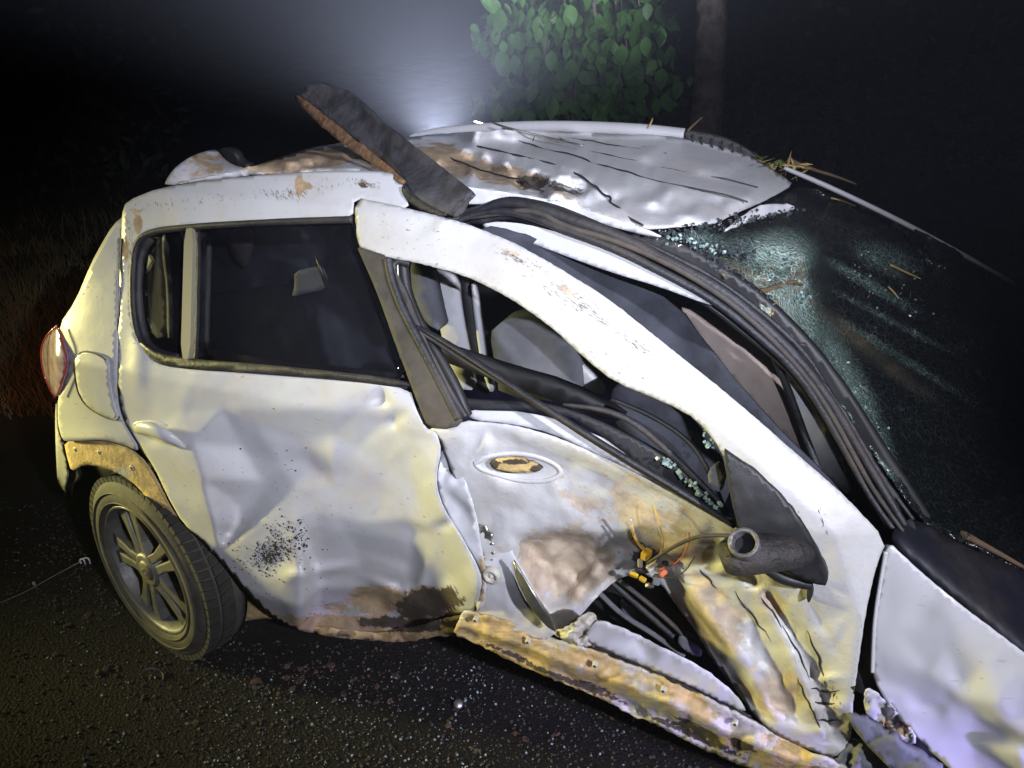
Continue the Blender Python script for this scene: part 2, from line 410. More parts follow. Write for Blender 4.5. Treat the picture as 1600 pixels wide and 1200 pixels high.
# rear door with its window frame, crushed in
rear_out = [(190,335),(197,314),(250,293),(330,281),(430,271),(530,266),(600,268),(627,275),(631,296),(640,327),(600,317),(553,308),(551,341),
    (500,341),(400,345),(300,351),(246,357),(220,366),(209,385),(205,430),(206,490),(213,530),(229,556),(256,572),(300,578),(420,585),(540,593),
    (640,606),(650,640),(664,670),(681,674),(689,705),(682,735),(681,762),(692,795),(716,832),(739,872),(754,906),(747,940),(738,958),
    (692,962),(650,985),(610,998),(540,995),(474,988),(430,970),(392,932),(352,884),(322,852),(286,818),(262,776),(240,728),(214,692),(194,660),
    (184,610),(183,520),(187,430),(190,380)]
rear = panel('rear_door', rear_out, M['paint'], A, step=6, sigma=1.15,
    ctrl=[(250,320,0),(550,290,.0),(300,600,0),(600,600,.0),(200,450,0),(220,700,0),(250,700,.01),
          (400,665,-.030),(520,680,-.045),(560,640,-.02),(590,625,-.03),(612,660,-.045),(600,730,-.055),(640,640,.005),(655,700,-.01),(640,720,-.035),
          (380,700,-.055),(410,750,-.065),(372,790,-.068),(480,720,-.065),(540,770,-.05),(600,790,-.055),(650,760,-.045),(560,700,-.055),(520,760,-.048),
          (400,880,.006),(430,850,-.004),(440,920,.016),(380,862,.008),(330,830,.012),
          (560,860,-.085),(640,880,-.10),(600,930,-.12),(700,900,-.06),(650,830,-.07),(700,820,-.03),(730,860,.005),(740,920,.005),(680,760,.0),
          (520,960,-.09),(560,975,-.075),(640,965,-.11),(690,955,-.08)],
    creases=[[(283,640,.0),(300,690,.012),(318,750,.02),(345,848,.015)],[(358,838,-.045),(398,788,-.062),(440,728,-.060),(470,690,-.058)],[(352,852,.008),(412,812,-.012),(462,765,-.034)],
             [(470,812,-.02),(500,800,-.035),(560,815,-.05),(640,812,-.05),(690,830,-.03)],[(466,850,-.005),(474,905,.012),(468,975,.005)],
             [(486,860,-.05),(500,905,-.08),(495,975,-.07)],[(300,642,-.004),(420,640,-.012),(590,636,-.012),(640,640,.01)],
             [(592,625,-.035),(600,660,-.035),(660,705,-.01)],[(688,680,.005),(684,760,.01),(715,830,.012),(752,905,.012)]],
    soft=[(530,752,4,4,0,.003),(580,797,4,4,0,.003),(575,740,6,3,30,.002),(480,700,60,20,15,.006),(215,560,14,50,0,.006),
          (500,892,50,8,-10,.012),(620,925,45,7,25,.012),(660,900,8,30,20,.012),(570,930,30,6,-30,-.01)],
    facets=[(640,930,90,40,0,26,.012),(480,900,60,60,0,6,.005)],
    nz=(.0018,60), dirt_lit=[(560,985,150,26,2,1.0),(430,960,50,25,30,.55),(670,950,60,40,-10,1.0),(210,330,22,14,0,.55),(330,300,120,10,-8,.32),(467,290,8,24,0,.8),(480,292,14,10,0,.6),
        (600,940,110,30,0,.75),(215,350,12,22,0,.7),(197,390,8,30,0,.7)],
    grime=[(668,945,66,34,-15,.8),(620,972,90,14,0,.7),(570,290,16,6,20,.6)])
# lower front edge flap folded behind the rear door edge
panel('door_edge_fold', [(690,700),(703,716),(700,740),(724,742),(740,790),(752,850),(760,905),(756,950),(742,955),(752,905),(738,868),(714,828),(694,792),(683,758),(686,730)], M['paintclean'], A,
    ctrl=[(700,730,-.05),(730,800,-.04),(750,900,-.02),(690,760,-.02)], creases=[[(703,742,-.015),(735,800,-.01),(757,900,-.005)]], sigma=.8, step=6, nz=(.004,20), dirt_lit=[(752,900,10,60,0,.5)])
# wheel arch with the cladding torn off
arch = panel('wheel_arch', [(100,690),(130,688),(168,688),(205,702),(228,722),(246,752),(268,796),(300,836),(288,838),(262,822),(240,792),(215,760),(190,742),(160,729),(130,726),(112,738),(104,712)], M['sill'], A,
    ctrl=[(150,700,-.012),(250,780,-.012)], step=6, dirt_lit=[(150,705,90,40,0,1),(250,770,60,80,0,1)], nz=(.001,30))
for x, y in ((119,703),(156,707),(206,731)):
    c = P(x, y, -.013); rm = Matrix.Translation(c)@Vector(N3).to_track_quat('Z', 'Y').to_matrix().to_4x4()
    vs, fs = lathe([(-.01,.003),(.002,.003),(.002,.0045),(.002,.008),(-.01,.009)], 14, rm)
    mesh('clip_hole', vs, fs, M['sill'], arch)
    vs, fs = lathe([(.0028,.0),(.0028,.0035)], 10, rm); mesh('hole', vs, fs, M['black'], arch, recalc=False)
# bumper side
panel('rear_bumper', [(88,624),(91,664),(98,694),(108,735),(100,770),(106,800),(118,838),(127,852),(112,838),(98,800),(90,760),(87,700),(86,650)], M['paint'], A,
    ctrl=[(95,700,-.03)], step=5, nz=(0,1))
panel('bumper_corner', [(105,700),(122,727),(128,745),(112,760),(112,800),(126,850),(108,820),(95,780),(90,738),(96,706)], M['black'], A, ctrl=[(110,740,-.045)], step=6)
# wheel well
panel('wheel_liner', [(108,740),(130,722),(165,724),(205,740),(240,785),(268,818),(330,850),(350,880),(365,930),(372,990),(350,1030),(150,900),(118,830)], M['black'], A, ctrl=[(150,760,-.16),(330,900,-.2),(300,1000,-.25)], step=14)
# mud flap / sill end behind the wheel
panel('sill_end', [(338,900),(352,893),(395,935),(430,968),(412,966),(366,973),(352,940)], M['sill'], A, ctrl=[(370,940,-.03)], dirt_lit=[(380,950,70,60,0,1)], step=6)
# lower rocker under the rear door
panel('rocker_panel', [(430,968),(520,984),(600,990),(640,982),(700,965),(745,955),(780,1000),(740,1000),(700,992),(630,1004),(560,1000),(480,990)], M['sill'], A,
    ctrl=[(500,990,-.06),(600,985,-.08),(700,975,-.06)], dirt_lit=[(600,990,220,40,0,1)], grime=[(640,975,80,14,0,1.)], step=6, nz=(.008,14), jag=1.2)
# fuel flap
fuel = panel('fuel_flap', [(118,556),(126,549),(140,548),(158,553),(170,562),(172,600),(178,630),(185,652),(180,657),(160,650),(130,632),(119,606),(116,575)], M['paint'], quarter, ctrl=[(150,600,.004)], step=6, nz=(0,1))

def seam(name, pts, r, m, parent, mode='side', val=0, segs=6, k=2, flat=1.0):
    q = [P(p[0], p[1], p[2] if len(p) > 2 else val, mode) for p in pts]
    return tube(name, q, r, m, parent, segs, k, flat)
seam('gap', [(166,562),(150,552),(130,548),(119,556),(116,580),(121,612),(134,634),(160,650),(180,657),(186,652)], .0026, M['black'], fuel, val=.003)
seam('gap', [(186,372),(186,430),(183,520),(182,600),(190,652),(212,690),(238,726)], .0012, M['black'], rear, val=.001)
# tail lamp
M['lampred'] = mat('red_lamp_lens', (.45, .06, .06), .15, coat=.6); M['lampclear'] = mat('clear_lamp_lens', (.42, .32, .38), .15, coat=.6, var=.3, vscale=25)
tl = panel('tail_lamp', [(92,509),(75,522),(66,538),(65,560),(70,590),(80,612),(88,622),(97,600),(104,575),(104,556),(97,532)], M['lampclear'], A, ctrl=[(85,560,.02),(66,560,-.05),(100,560,.01)], step=5, thick=.01)

seam('lamp_edge', [(90,508),(74,522),(65,540),(64,562),(70,592),(86,622)], .0025, M['lampred'], tl, val=-.01)
seam('lamp_edge', [(92,512),(100,540),(106,570),(96,600),(89,618)], .002, M['lampred'], tl, val=.012)
# rear door handle : scoop and grip
hs = panel('handle_scoop', [(205,664),(215,658),(240,657),(262,664),(280,680),(297,697),(300,712),(296,722),(270,722),(240,712),(215,694)], M['paint'], rear,
    ctrl=[(205,664,.003),(300,712,.003),(250,690,-.02),(270,712,-.004),(240,657,.004)], sigma=1.2, step=4, nz=(0,1))
hd = tube('door_handle', [P(213,672,.005), P(222,668,.03), P(245,674,.042), P(268,686,.036), P(284,697,.012), P(288,699,-.005)], [.010,.016,.019,.018,.014,.008], M['paintclean'], rear, 12, 2, .55, up=N3)
# windows of the rear door
def glassmat(name, tint, rough=.05, alpha=.5):
    m = bpy.data.materials.new(name); m.use_nodes = True; nt = m.node_tree; N = nt.nodes; L = nt.links; N.remove(N['Principled BSDF'])
    g = N.new('ShaderNodeBsdfGlossy'); g.inputs['Roughness'].default_value = rough; g.inputs[0].default_value = (.8,.8,.85,1)
    t = N.new('ShaderNodeBsdfTransparent'); t.inputs[0].default_value = (*tint, 1)
    d = N.new('ShaderNodeBsdfDiffuse'); d.inputs[0].default_value = (.10,.10,.12,1)
    tc = N.new('ShaderNodeTexCoord'); n = N.new('ShaderNodeTexNoise'); n.inputs['Scale'].default_value = 6; n.inputs['Detail'].default_value = 6; L.new(tc.outputs['Object'], n.inputs['Vector'])
    mr = N.new('ShaderNodeMapRange'); mr.inputs[1].default_value = .3; mr.inputs[2].default_value = .8; mr.inputs[3].default_value = alpha*.3; mr.inputs[4].default_value = alpha; L.new(n.outputs['Fac'], mr.inputs[0])
    fr = N.new('ShaderNodeFresnel'); fr.inputs[0].default_value = 1.4
    a = N.new('ShaderNodeMixShader'); L.new(mr.outputs[0], a.inputs[0]); L.new(t.outputs[0], a.inputs[1]); L.new(d.outputs[0], a.inputs[2])
    b = N.new('ShaderNodeMixShader'); L.new(fr.outputs[0], b.inputs[0]); L.new(a.outputs[0], b.inputs[1]); L.new(g.outputs[0], b.inputs[2]); L.new(b.outputs[0], N['Material Output'].inputs[0]); return m
M['glass'] = glassmat('tinted_window_glass', (.68,.69,.73), .04, .10)
panel('window_glass', [(292,352),(400,346),(500,341),(551,341),(562,388),(600,490),(640,604),(540,592),(420,584),(296,576)], M['glass'], rear, ctrl=[(400,450,-.022)], step=20, thick=.004, nz=(0,1))
panel('quarter_glass', [(246,358),(290,354),(288,576),(256,570),(229,554),(213,528),(207,490),(206,430),(210,386),(222,367)], M['glass'], rear, ctrl=[(250,450,-.024)], step=20, thick=.004, nz=(0,1))
seam('window_seal', [(551,343),(500,344),(400,348),(300,354),(246,360),(222,369),(211,388),(207,430),(208,490),(216,530),(232,553),(258,568),(300,572),(420,580),(540,589),(638,602)], .009, M['seal'], rear, val=-.006, segs=8)
seam('window_seal', [(236,372),(222,392),(216,430),(217,490),(228,535),(246,553),(280,560)], .013, M['seal'], rear, val=-.02)
panel('belt_molding', [(215,534),(232,556),(258,571),(300,577),(420,584),(540,592),(641,607),(640,596),(560,584),(420,570),(300,561),(250,553),(230,540)], M['seal'], rear, ctrl=[(300,570,.004),(600,596,.004)], step=8, nz=(.001,20), thick=.008)
M['divider'] = mat('dull_tan_metal', (.26,.24,.17), .45, dust=.5)
panel('window_divider', [(288,357),(302,356),(299,460),(297,561),(282,560),(285,460)], M['divider'], rear, ctrl=[(290,450,.008)], step=7, nz=(0,1), thick=.012, smooth=False)
panel('window_divider', [(303,355),(310,355),(306,561),(298,561)], M['seal'], rear, ctrl=[(290,450,-.012)], step=7, nz=(0,1), thick=.012, smooth=False)
panel('inner_belt', [(300,540),(420,562),(540,574),(630,584),(632,592),(540,586),(420,576),(300,560)], M['trim'], A, ctrl=[(300,570,-.06)], step=10, nz=(0,1), thick=.01)
# broken glass line along the top of the rear window
# B pillar trim, brown and dusty
panel('pillar_trim', [(557,384),(580,392),(606,400),(640,470),(668,540),(700,600),(724,655),(706,671),(668,668),(655,636),(641,600),(612,520),(586,450),(566,405)], M['trim'], A,
    ctrl=[(580,400,.012),(640,520,.015),(700,660,.02)], creases=[[(655,560,.02),(690,660,.02)]], step=7, nz=(.002,25), thick=.012)
seam('pillar_seal', [(606,404,.02),(612,440,.02),(632,490,.02),(662,545,.02),(690,600,.02),(718,655,.02)], .010, M['seal'], A)
seam('pillar_seal', [(640,412,.0),(618,406,.01),(613,425,.01),(632,478,.01),(660,535,.01),(692,590,.01),(728,652,.01)], .008, M['black'], A)
seam('pillar_channel', [(621,410,.005),(622,440,.005),(643,490,.005),(668,540,.005),(697,592,.005)], .0035, M['metal'], A)
seam('window_channel', [(630,412,-.02),(634,450,-.02),(650,495,-.02),(682,550,-.02),(716,610,-.02),(730,650,-.02)], .012, M['black'], A)
# ---------------------------------------------------------------- front door: the clean frame and the crumpled skin are one panel
fd = [(553,308),(600,317),(640,326),(720,346),(800,377),(870,416),(950,466),(1050,546),(1150,626),(1250,714),(1320,774),(1386,846),(1370,880),(1354,950),(1342,1030),(1333,1095),
    (1329,1163),(1300,1186),(1262,1170),(1215,1150),(1178,1118),(1150,1078),(1112,1030),(1090,990),(1058,948),(1034,912),(1000,893),(962,906),(930,935),(905,965),(880,986),(862,984),(836,955),(800,900),(780,880),(768,940),(757,955),
    (748,950),(762,900),(745,840),(722,775),(700,722),(686,680),(668,668),(706,671),(724,657),(760,660),(800,664),(860,680),(950,718),(1040,764),(1140,815),(1150,800),(1140,750),(1128,704),
    (1090,656),(1040,629),(960,597),(915,561),(860,509),(790,461),(720,428),(650,410),(606,402),(580,393),(558,385)]
door = panel('front_door', fd, M['bare'], A, step=6, sigma=1.1,
    ctrl=[(570,350,.012),(700,390,.03),(800,420,.05),(900,480,.07),(1000,560,.085),(1100,640,.09),(1200,740,.08),(1300,830,.06),(1340,950,.045),(1300,1000,.03),(1240,850,.06),(1260,930,.04),(1320,1100,.02),
          (720,690,.005),(760,690,.0),(820,690,-.01),(900,710,-.015),(980,745,-.01),(1080,800,.01),
          (720,730,-.012),(900,780,-.05),(830,780,-.045),(960,800,-.06),(1000,820,-.05),(1040,840,-.05),(780,790,-.05),(790,830,-.045),(770,750,-.02),
          (840,880,-.155),(900,880,-.165),(870,930,-.15),(940,870,-.17),(980,860,-.15),(910,920,-.14),(850,960,-.10),(960,890,-.15),
          (760,820,-.06),(770,860,-.05),(790,860,-.05),(1010,870,-.13),
          (1120,870,-.05),(1160,900,-.03),(1170,960,-.05),(1200,980,-.03),(1250,1010,-.01),(1250,1080,-.01),(1210,1100,-.03),(1270,1140,.0),(1190,920,-.0),(1230,930,.02)],
    creases=[[(815,838,-.055),(860,828,-.06),(920,832,-.07),(985,842,-.08)],[(820,850,-.13),(870,842,-.14),(960,852,-.14)],
             [(808,840,-.06),(812,880,-.08),(838,935,-.07),(866,980,-.05)],[(935,880,-.12),(900,930,-.11),(880,975,-.09)],
             [(1045,885,-.10),(1085,930,-.045),(1130,990,-.02),(1170,1050,-.01),(1215,1130,-.0)],
             [(1040,905,-.13),(1070,955,-.10),(1110,1020,-.075),(1160,1085,-.06)],
             [(1080,870,-.05),(1120,925,-.05),(1165,990,-.045),(1215,1060,-.035),(1235,1110,-.03)],
             [(1140,880,-.02),(1190,940,-.005),(1230,1000,.0),(1265,1080,.01),(1290,1150,.01)],
             [(1165,890,-.045),(1215,950,-.035),(1250,1010,-.03),(1285,1090,-.02),(1305,1155,-.015)],
             [(1200,900,.03),(1250,960,.02),(1290,1040,.01),(1310,1120,.01)],
             [(706,672,.01),(760,668,.0),(860,688,.0),(950,725,.0),(1040,772,.01),(1130,822,.03)],[(715,690,-.008),(800,690,-.03),(900,722,-.035),(1000,772,-.025)]],
    soft=[(800,728,60,20,4,-.02),(880,735,14,12,0,-.006),(960,880,20,10,-30,.02),(935,850,14,10,20,.02),(990,870,14,16,0,.018),(905,900,22,12,-50,-.02),(650,360,30,12,-25,-.006),(690,350,18,9,-40,.008),
          (1290,1060,24,5,-5,.012),(1290,1085,24,5,-5,-.012),(1295,1105,24,5,-5,.012),(1295,1130,24,5,-5,-.012),(1240,980,8,70,-28,.008),(1275,960,6,60,-30,-.006)],
    facets=[(890,880,110,60,5,40,.022),(1230,1030,70,130,-30,34,.012),(1120,980,60,110,-35,16,.008),(860,780,110,40,15,16,.008),(950,880,60,40,0,20,.02)],
    nz=(.005,26), nzm=(.1, [(880,860,150,110,10,1),(1180,1010,90,150,-35,1.),(760,720,60,40,0,.6)]), thick=.004, jag=.5,
    dirt_lit=[(1000,800,190,60,22,.50),(880,880,110,70,0,.66),(1110,960,60,120,-35,.56),(1200,1080,70,70,-40,.55),(1220,960,90,30,48,.42),(1060,850,60,40,20,.6),(800,395,26,5,28,.55),(880,450,60,10,32,.42),(985,520,50,8,36,.3),(930,740,90,30,22,.42)],
    grime=[(1010,870,28,20,0,.75),(805,395,22,5,30,.4),(940,870,60,14,-10,.3)])

# handle recess left where the handle broke off
panel('handle_hole', [(765,720),(790,716),(820,718),(840,727),(848,735),(825,739),(795,738),(772,732)], M['sill'], door, ctrl=[(800,728,.0)], step=4, dirt_lit=[(800,728,60,20,0,.9)], grime=[(840,733,14,7,0,1),(770,725,12,9,0,.9),(800,722,50,5,0,.7)], nz=(.003,8), thick=.01)
from mathutils.bvhtree import BVHTree
def surf_of(o):
    bpy.context.view_layer.update(); mw = o.matrix_world
    t = BVHTree.FromPolygons([mw@v.co for v in o.data.vertices], [tuple(p.vertices) for p in o.data.polygons]); cen = Vector(C3)
    return lambda x, y: t.ray_cast(cen, Vector(ray(float(x), float(y))))[0]
ds = surf_of(door)
rim_pts = [(742,724),(760,713),(790,708),(820,709),(850,716),(872,728),(878,740),(862,750),(835,753),(805,750),(775,742),(750,733),(742,724)]
tube('recess_rim', [ds(x, y)+Vector(N3)*.001 for x, y in rim_pts], .0055, M['bare'], door, 8, 2, .6, up=N3)
for L_ in ([(1222,975),(1240,1008),(1256,1040),(1266,1062)],[(1246,1058),(1256,1082),(1270,1112),(1284,1146)],[(1188,935),(1206,955),(1222,982)],[(1262,985),(1280,1030),(1290,1075)],[(1150,925),(1180,968),(1205,1000)],[(985,840),(1000,846),(1012,858)],[(1268,1075),(1290,1080),(1312,1078)],[(1266,1095),(1292,1100),(1314,1097)],[(1270,1122),(1294,1126),(1316,1122)],[(1092,890),(1110,905),(1118,918)]):
    q_ = [ds(x+random.uniform(-2, 2), y+random.uniform(-2, 2)) for x, y in densify(L_, 9, False)]
    q_ = [v for v in q_ if v is not None]
    if len(q_) > 2: tube('tear', q_, [.0005, .0022, .003, .0018, .0005], M['black'], door, 5, 1)
# inner door edge with lock hole, between the two doors
pe = panel('door_shut_face', [(700,705),(716,740),(736,735),(752,738),(762,770),(772,815),(795,850),(816,890),(842,935),(870,988),(850,1002),(800,988),(735,962),(748,950),(757,900),(735,835),(712,770)], M['inner'], A,
    ctrl=[(730,740,-.07),(745,800,-.08),(760,850,-.075),(770,900,-.03),(800,960,-.02),(740,960,-.03),(860,990,-.02)], step=6, sigma=1, nz=(.004,25), thick=.004)

panel('slot', [(716,736),(726,742),(737,790),(748,822),(742,822),(732,800),(722,770)], M['black'], pe, ctrl=[(730,780,-.055)], step=6)
panel('slot', [(744,846),(752,850),(756,880),(760,905),(752,890),(746,868)], M['black'], pe, ctrl=[(730,780,-.05)], step=6)
panel('lock_hole', [(732,762),(738,755),(746,756),(749,763),(745,771),(737,770)], M['black'], pe, ctrl=[(730,780,-.055)], step=4)
panel('latch', [(738,822),(756,820),(770,835),(774,860),(766,880),(752,868),(742,845)], M['metal'], pe, ctrl=[(756,850,-.05)], step=5, nz=(.02,10), sigma=.5)
c = P(767, 901, -.005); rm = Matrix.Translation(c)@Vector(N3).to_track_quat('Z', 'Y').to_matrix().to_4x4()
vs, fs = lathe([(-.01,.022),(.002,.02),(.004,.014),(.0,.012),(-.004,.011),(-.002,.006),(.004,.0)], 22, rm); mesh('bolt', vs, fs, M['sill'], pe)
# curled strip of bare steel between shut face and skin
panel('curled_strip', [(800,872),(812,890),(836,930),(864,970),(868,988),(852,978),(826,945),(806,905)], M['metal'], A, ctrl=[(800,872,.0),(868,988,.02),(830,930,.03)], step=5, thick=.004)
# stiffener strip seen below belt (cream) and torn belt trims
panel('inner_belt_panel', [(730,640),(790,640),(850,650),(892,664),(980,700),(1030,735),(1060,770),(1000,745),(940,712),(860,676),(800,662),(735,656)], M['inner'], A, ctrl=[(800,650,-.05),(1000,720,-.05)], step=8, thick=.006)
panel('belt_shelf', [(712,622),(760,626),(860,630),(930,655),(1000,690),(1060,725),(1120,790),(1145,822),(1080,800),(1000,725),(905,655),(850,643),(724,640)], M['black'], A, ctrl=[(730,630,-.03),(860,640,-.04),(1100,780,-.04)], step=8, thick=.02)
seam('window_strip', [(652,510,.01),(700,536,.02),(790,596,.05),(880,655,.06),(960,705,.06),(1060,765,.05),(1148,822,.04)], .009, M['seal'], A, k=2, flat=.6)
seam('window_strip', [(660,520,.01),(720,560,.01),(800,606,.03),(900,672,.04),(1000,735,.04),(1130,812,.03)], .005, M['trim'], A, k=2)
seam('torn_trim', [(880,632,-.02),(950,640,-.02),(1000,665,-.02),(1060,720,-.02),(1100,760,-.02),(1140,800,-.02)], [.003,.006,.007,.007,.006,.004], M['seal'], A)
seam('torn_trim', [(960,625,-.05),(1020,650,-.05),(1080,690,-.05),(1110,740,-.04),(1130,790,-.04)], .005, M['black'], A)
panel('bracket', [(1105,735),(1125,720),(1135,740),(1128,770),(1108,765)], M['seatgrey'], A, ctrl=[(1115,745,.0)], step=6, thick=.02)
M['dullring'] = mat('dull_scratched_ring', (.17,.17,.18), .45, metal=.5, var=.4, vscale=60, dust=.5, bump=.4, bscale=90)
M['stump'] = mat('broken_mirror_plastic', (.022,.021,.022), .5, var=.5, vscale=25, dust=.6, dustcol=(.12,.09,.07), bump=.9, bscale=35)
# mirror base : triangular plate, stump, ring and cable
mb = panel('mirror_base', [(1127,698),(1150,714),(1190,742),(1225,778),(1262,826),(1284,872),(1296,916),(1268,912),(1200,880),(1155,832),(1142,780)], M['black'], A,
    ctrl=[(1150,750,.14),(1230,820,.13),(1280,900,.09)], step=7, thick=.02, nz=(.002,30))

st0 = P(1255, 872, .09); st1 = P(1135, 868, .16)
tube('mirror_stump', [P(1262,862,.09), P(1235,862,.12), P(1190,864,.145), P(1150,868,.165), P(1128,874,.17)], [.018,.030,.036,.037,.024], M['stump'], mb, 18, 1, .95)
c = P(1163, 850, .20); axis = (Vector((0,0,CAM_H))-c).normalized()+Vector((-.25,.0,.45))
rm = Matrix.Translation(c)@axis.to_track_quat('Z', 'Y').to_matrix().to_4x4()
vs, fs = lathe([(-.022,.024),(.008,.026),(.012,.024),(.012,.019),(.004,.018),(-.012,.017)], 28, rm); mesh('mirror_ring', vs, fs, M['dullring'], mb)
vs, fs = lathe([(-.014,.017),(-.012,.0)], 20, rm); mesh('mirror_socket', vs, fs, M['black'], mb)
seam('cable', [(1150,838,.2),(1120,836,.2),(1090,838,.17),(1060,850,.12),(1030,868,.05),(1012,880,-.04)], .0035, M['trim'], mb)
panel('broken_tip', [(1262,908),(1270,912),(1272,925),(1264,944),(1260,935)], M['black'], mb, ctrl=[(1260,920,.05)], step=5, thick=.01)
seam('mirror_seal', [(1268,912,.06),(1225,905,.07),(1195,885,.08)], .012, M['black'], mb)
# interior cavity seen through the torn skin
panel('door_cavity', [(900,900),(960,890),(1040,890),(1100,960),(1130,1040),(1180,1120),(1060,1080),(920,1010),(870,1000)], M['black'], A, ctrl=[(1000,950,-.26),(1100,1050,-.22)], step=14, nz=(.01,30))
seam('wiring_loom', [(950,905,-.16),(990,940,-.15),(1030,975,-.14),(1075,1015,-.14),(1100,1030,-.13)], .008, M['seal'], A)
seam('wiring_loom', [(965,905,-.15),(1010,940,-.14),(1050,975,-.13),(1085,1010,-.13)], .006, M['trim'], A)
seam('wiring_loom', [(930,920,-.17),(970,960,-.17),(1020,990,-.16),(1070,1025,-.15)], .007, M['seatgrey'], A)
panel('inner_bracket', [(968,935),(985,940),(1000,955),(990,968),(972,962)], M['seatgrey'], A, ctrl=[(980,950,-.19)], step=5, thick=.02)
panel('inner_bracket', [(1000,965),(1022,960),(1040,990),(1030,998),(1004,985)], M['seatgrey'], A, ctrl=[(980,950,-.19)], step=5, thick=.02)
panel('connector', [(1060,995),(1075,997),(1098,1015),(1095,1028),(1075,1022),(1058,1008)], M['seatgrey'], A, ctrl=[(980,950,-.12)], step=5, thick=.02)
# yellow connectors and loose wires
M['yellow'] = mat('yellow_connector', (.75, .45, .03), .4, coat=.2); M['wirew'] = mat('pale_wire', (.65, .6, .5), .5); M['orange'] = mat('orange_connector', (.6, .12, .03), .5)
def chunk(name, px, py, val, s, m, parent):
    c = P(px, py, val); bm = bmesh.new(); bmesh.ops.create_cube(bm, size=1)
    bmesh.ops.bevel(bm, geom=bm.edges[:], offset=.15, segments=1, affect='EDGES')
    q = Matrix.Translation(c)@Matrix.Rotation(random.uniform(0, 3), 4, 'X')@Matrix.Rotation(random.uniform(0, 3), 4, 'Y')@Matrix.Diagonal((s, s*random.uniform(.5, .8), s*random.uniform(.4, .7), 1))
    bm.transform(q); me = bpy.data.meshes.new(name); bm.to_mesh(me); bm.free(); return link(name, me, m, parent, False)
for x, y, s, k in ((1010,866,.026,'yellow'),(990,898,.02,'yellow'),(1004,905,.016,'yellow'),(1018,884,.024,'wirew'),(1030,888,.02,'metal'),(1026,906,.024,'seatgrey'),(1036,896,.018,'orange'),(1000,880,.018,'wirew'),(1015,915,.018,'metal'),(1040,880,.016,'black'),(998,888,.014,'seal')):
    chunk('connector', x, y, -.07, s, M[k], A)
seam('wire', [(1008,862,-.07),(995,845,-.03),(988,825,-.0),(986,812,.02)], .0022, M['wirew'], A)
seam('wire', [(1014,864,-.07),(1000,852,-.03),(990,838,-.0),(987,822,.02)], .0022, M['yellow'], A)
seam('wire', [(1030,890,-.06),(1060,880,-.01),(1078,850,.02),(1076,830,.03)], .0013, M['orange'], A)
seam('wire', [(1022,880,-.06),(1040,850,-.02),(1030,820,.01),(1022,790,.01)], .0012, M['yellow'], A)
seam('wire', [(1020,900,-.06),(1045,905,-.02),(1070,895,.0),(1085,870,.02)], .0012, M['seal'], A)
# ---------------------------------------------------------------- sill
sill = panel('sill', [(722,955),(735,957),(780,968),(850,995),(900,1010),(960,1030),(1040,1062),(1110,1096),(1180,1130),(1240,1162),(1300,1190),(1420,1250),(1400,1290),(1280,1250),(1180,1205),(1100,1172),(1020,1130),(940,1092),(860,1060),(790,1030),(745,1005),(706,990),(716,972)], M['sill'], A, step=6, sigma=.9,
    ctrl=[(740,965,-.01),(900,1015,-.01),(1100,1100,-.01),(1250,1170,-.01)],
    creases=[[(712,988,-.015),(800,1030,-.015),(900,1072,-.012),(1000,1118,-.012),(1100,1168,-.01),(1200,1215,-.01)],
             [(720,975,.004),(800,1000,.016),(900,1040,.018),(1000,1078,.02),(1100,1125,.02),(1250,1190,.016)],[(725,968,-.02),(800,988,-.022),(900,1022,-.022),(1000,1056,-.022),(1100,1102,-.022)],
             [(735,990,-.028),(800,1015,-.03),(900,1060,-.03),(1000,1100,-.032),(1100,1150,-.03)]],
    soft=[(860,1040,20,12,30,.015),(930,1050,26,14,20,-.012),(1050,1090,30,18,20,.012),(1150,1150,26,14,25,-.015),(780,1000,20,14,20,.01),(990,1110,26,8,25,-.02)],
    facets=[(860,1040,120,30,22,30,.012),(1080,1120,160,34,22,44,.016)],
    nz=(.004,16), jag=1.3, thick=.006, dirt_lit=[(780,1010,100,60,20,1.1),(900,1050,120,60,22,.72),(1050,1090,140,50,22,.62),(1200,1170,120,50,22,.64)],
    grime=[(930,1075,40,8,22,.7),(1090,1140,60,10,25,.8),(1160,1165,30,10,25,.8),(900,1068,120,5,22,.85),(1090,1152,120,5,24,.85),(790,1018,60,4,22,.8)])

for x, y in ((742,970),(824,1004),(929,1041),(1036,1080),(1148,1132)):
    c = P(x, y, .012); rm = Matrix.Translation(c)@Vector(N3).to_track_quat('Z', 'Y').to_matrix().to_4x4()
    vs, fs = lathe([(-.01,.0),(-.008,.0025),(.001,.003),(.002,.0045),(.000,.0062),(-.01,.007)], 14, rm); mesh('clip_hole', vs, fs, M['sill'], sill)
    vs, fs = lathe([(.0018,.0),(.0018,.003)], 10, rm); mesh('hole', vs, fs, M['black'], sill, recalc=False)
panel('sill_step', [(918,985),(935,968),(980,985),(1040,1015),(1100,1045),(1150,1085),(1170,1118),(1100,1085),(1030,1050),(960,1022),(915,1003)], M['inner'], A, ctrl=[(1000,1000,-.05)], creases=[[(920,995,-.03),(1000,1030,-.03),(1100,1080,-.03)]], sigma=.8, step=7, nz=(.003,20), jag=.8, dirt_lit=[(950,990,40,20,0,.4)])
panel('sill_channel', [(900,1000),(960,1018),(1030,1048),(1100,1085),(1170,1116),(1200,1140),(1180,1140),(1100,1105),(1030,1070),(950,1035),(900,1018)], M['seal'], A, ctrl=[(1000,1000,-.035)], step=8)
panel('torn_edge', [(862,986),(885,982),(905,966),(925,955),(938,975),(936,1000),(925,1012),(900,1008),(880,1000)], M['sill'], A, ctrl=[(862,986,-.02),(900,970,.02),(935,990,-.05),(915,990,-.06),(900,1000,.0)], step=4, sigma=.5, nz=(.03,9), thick=.003)
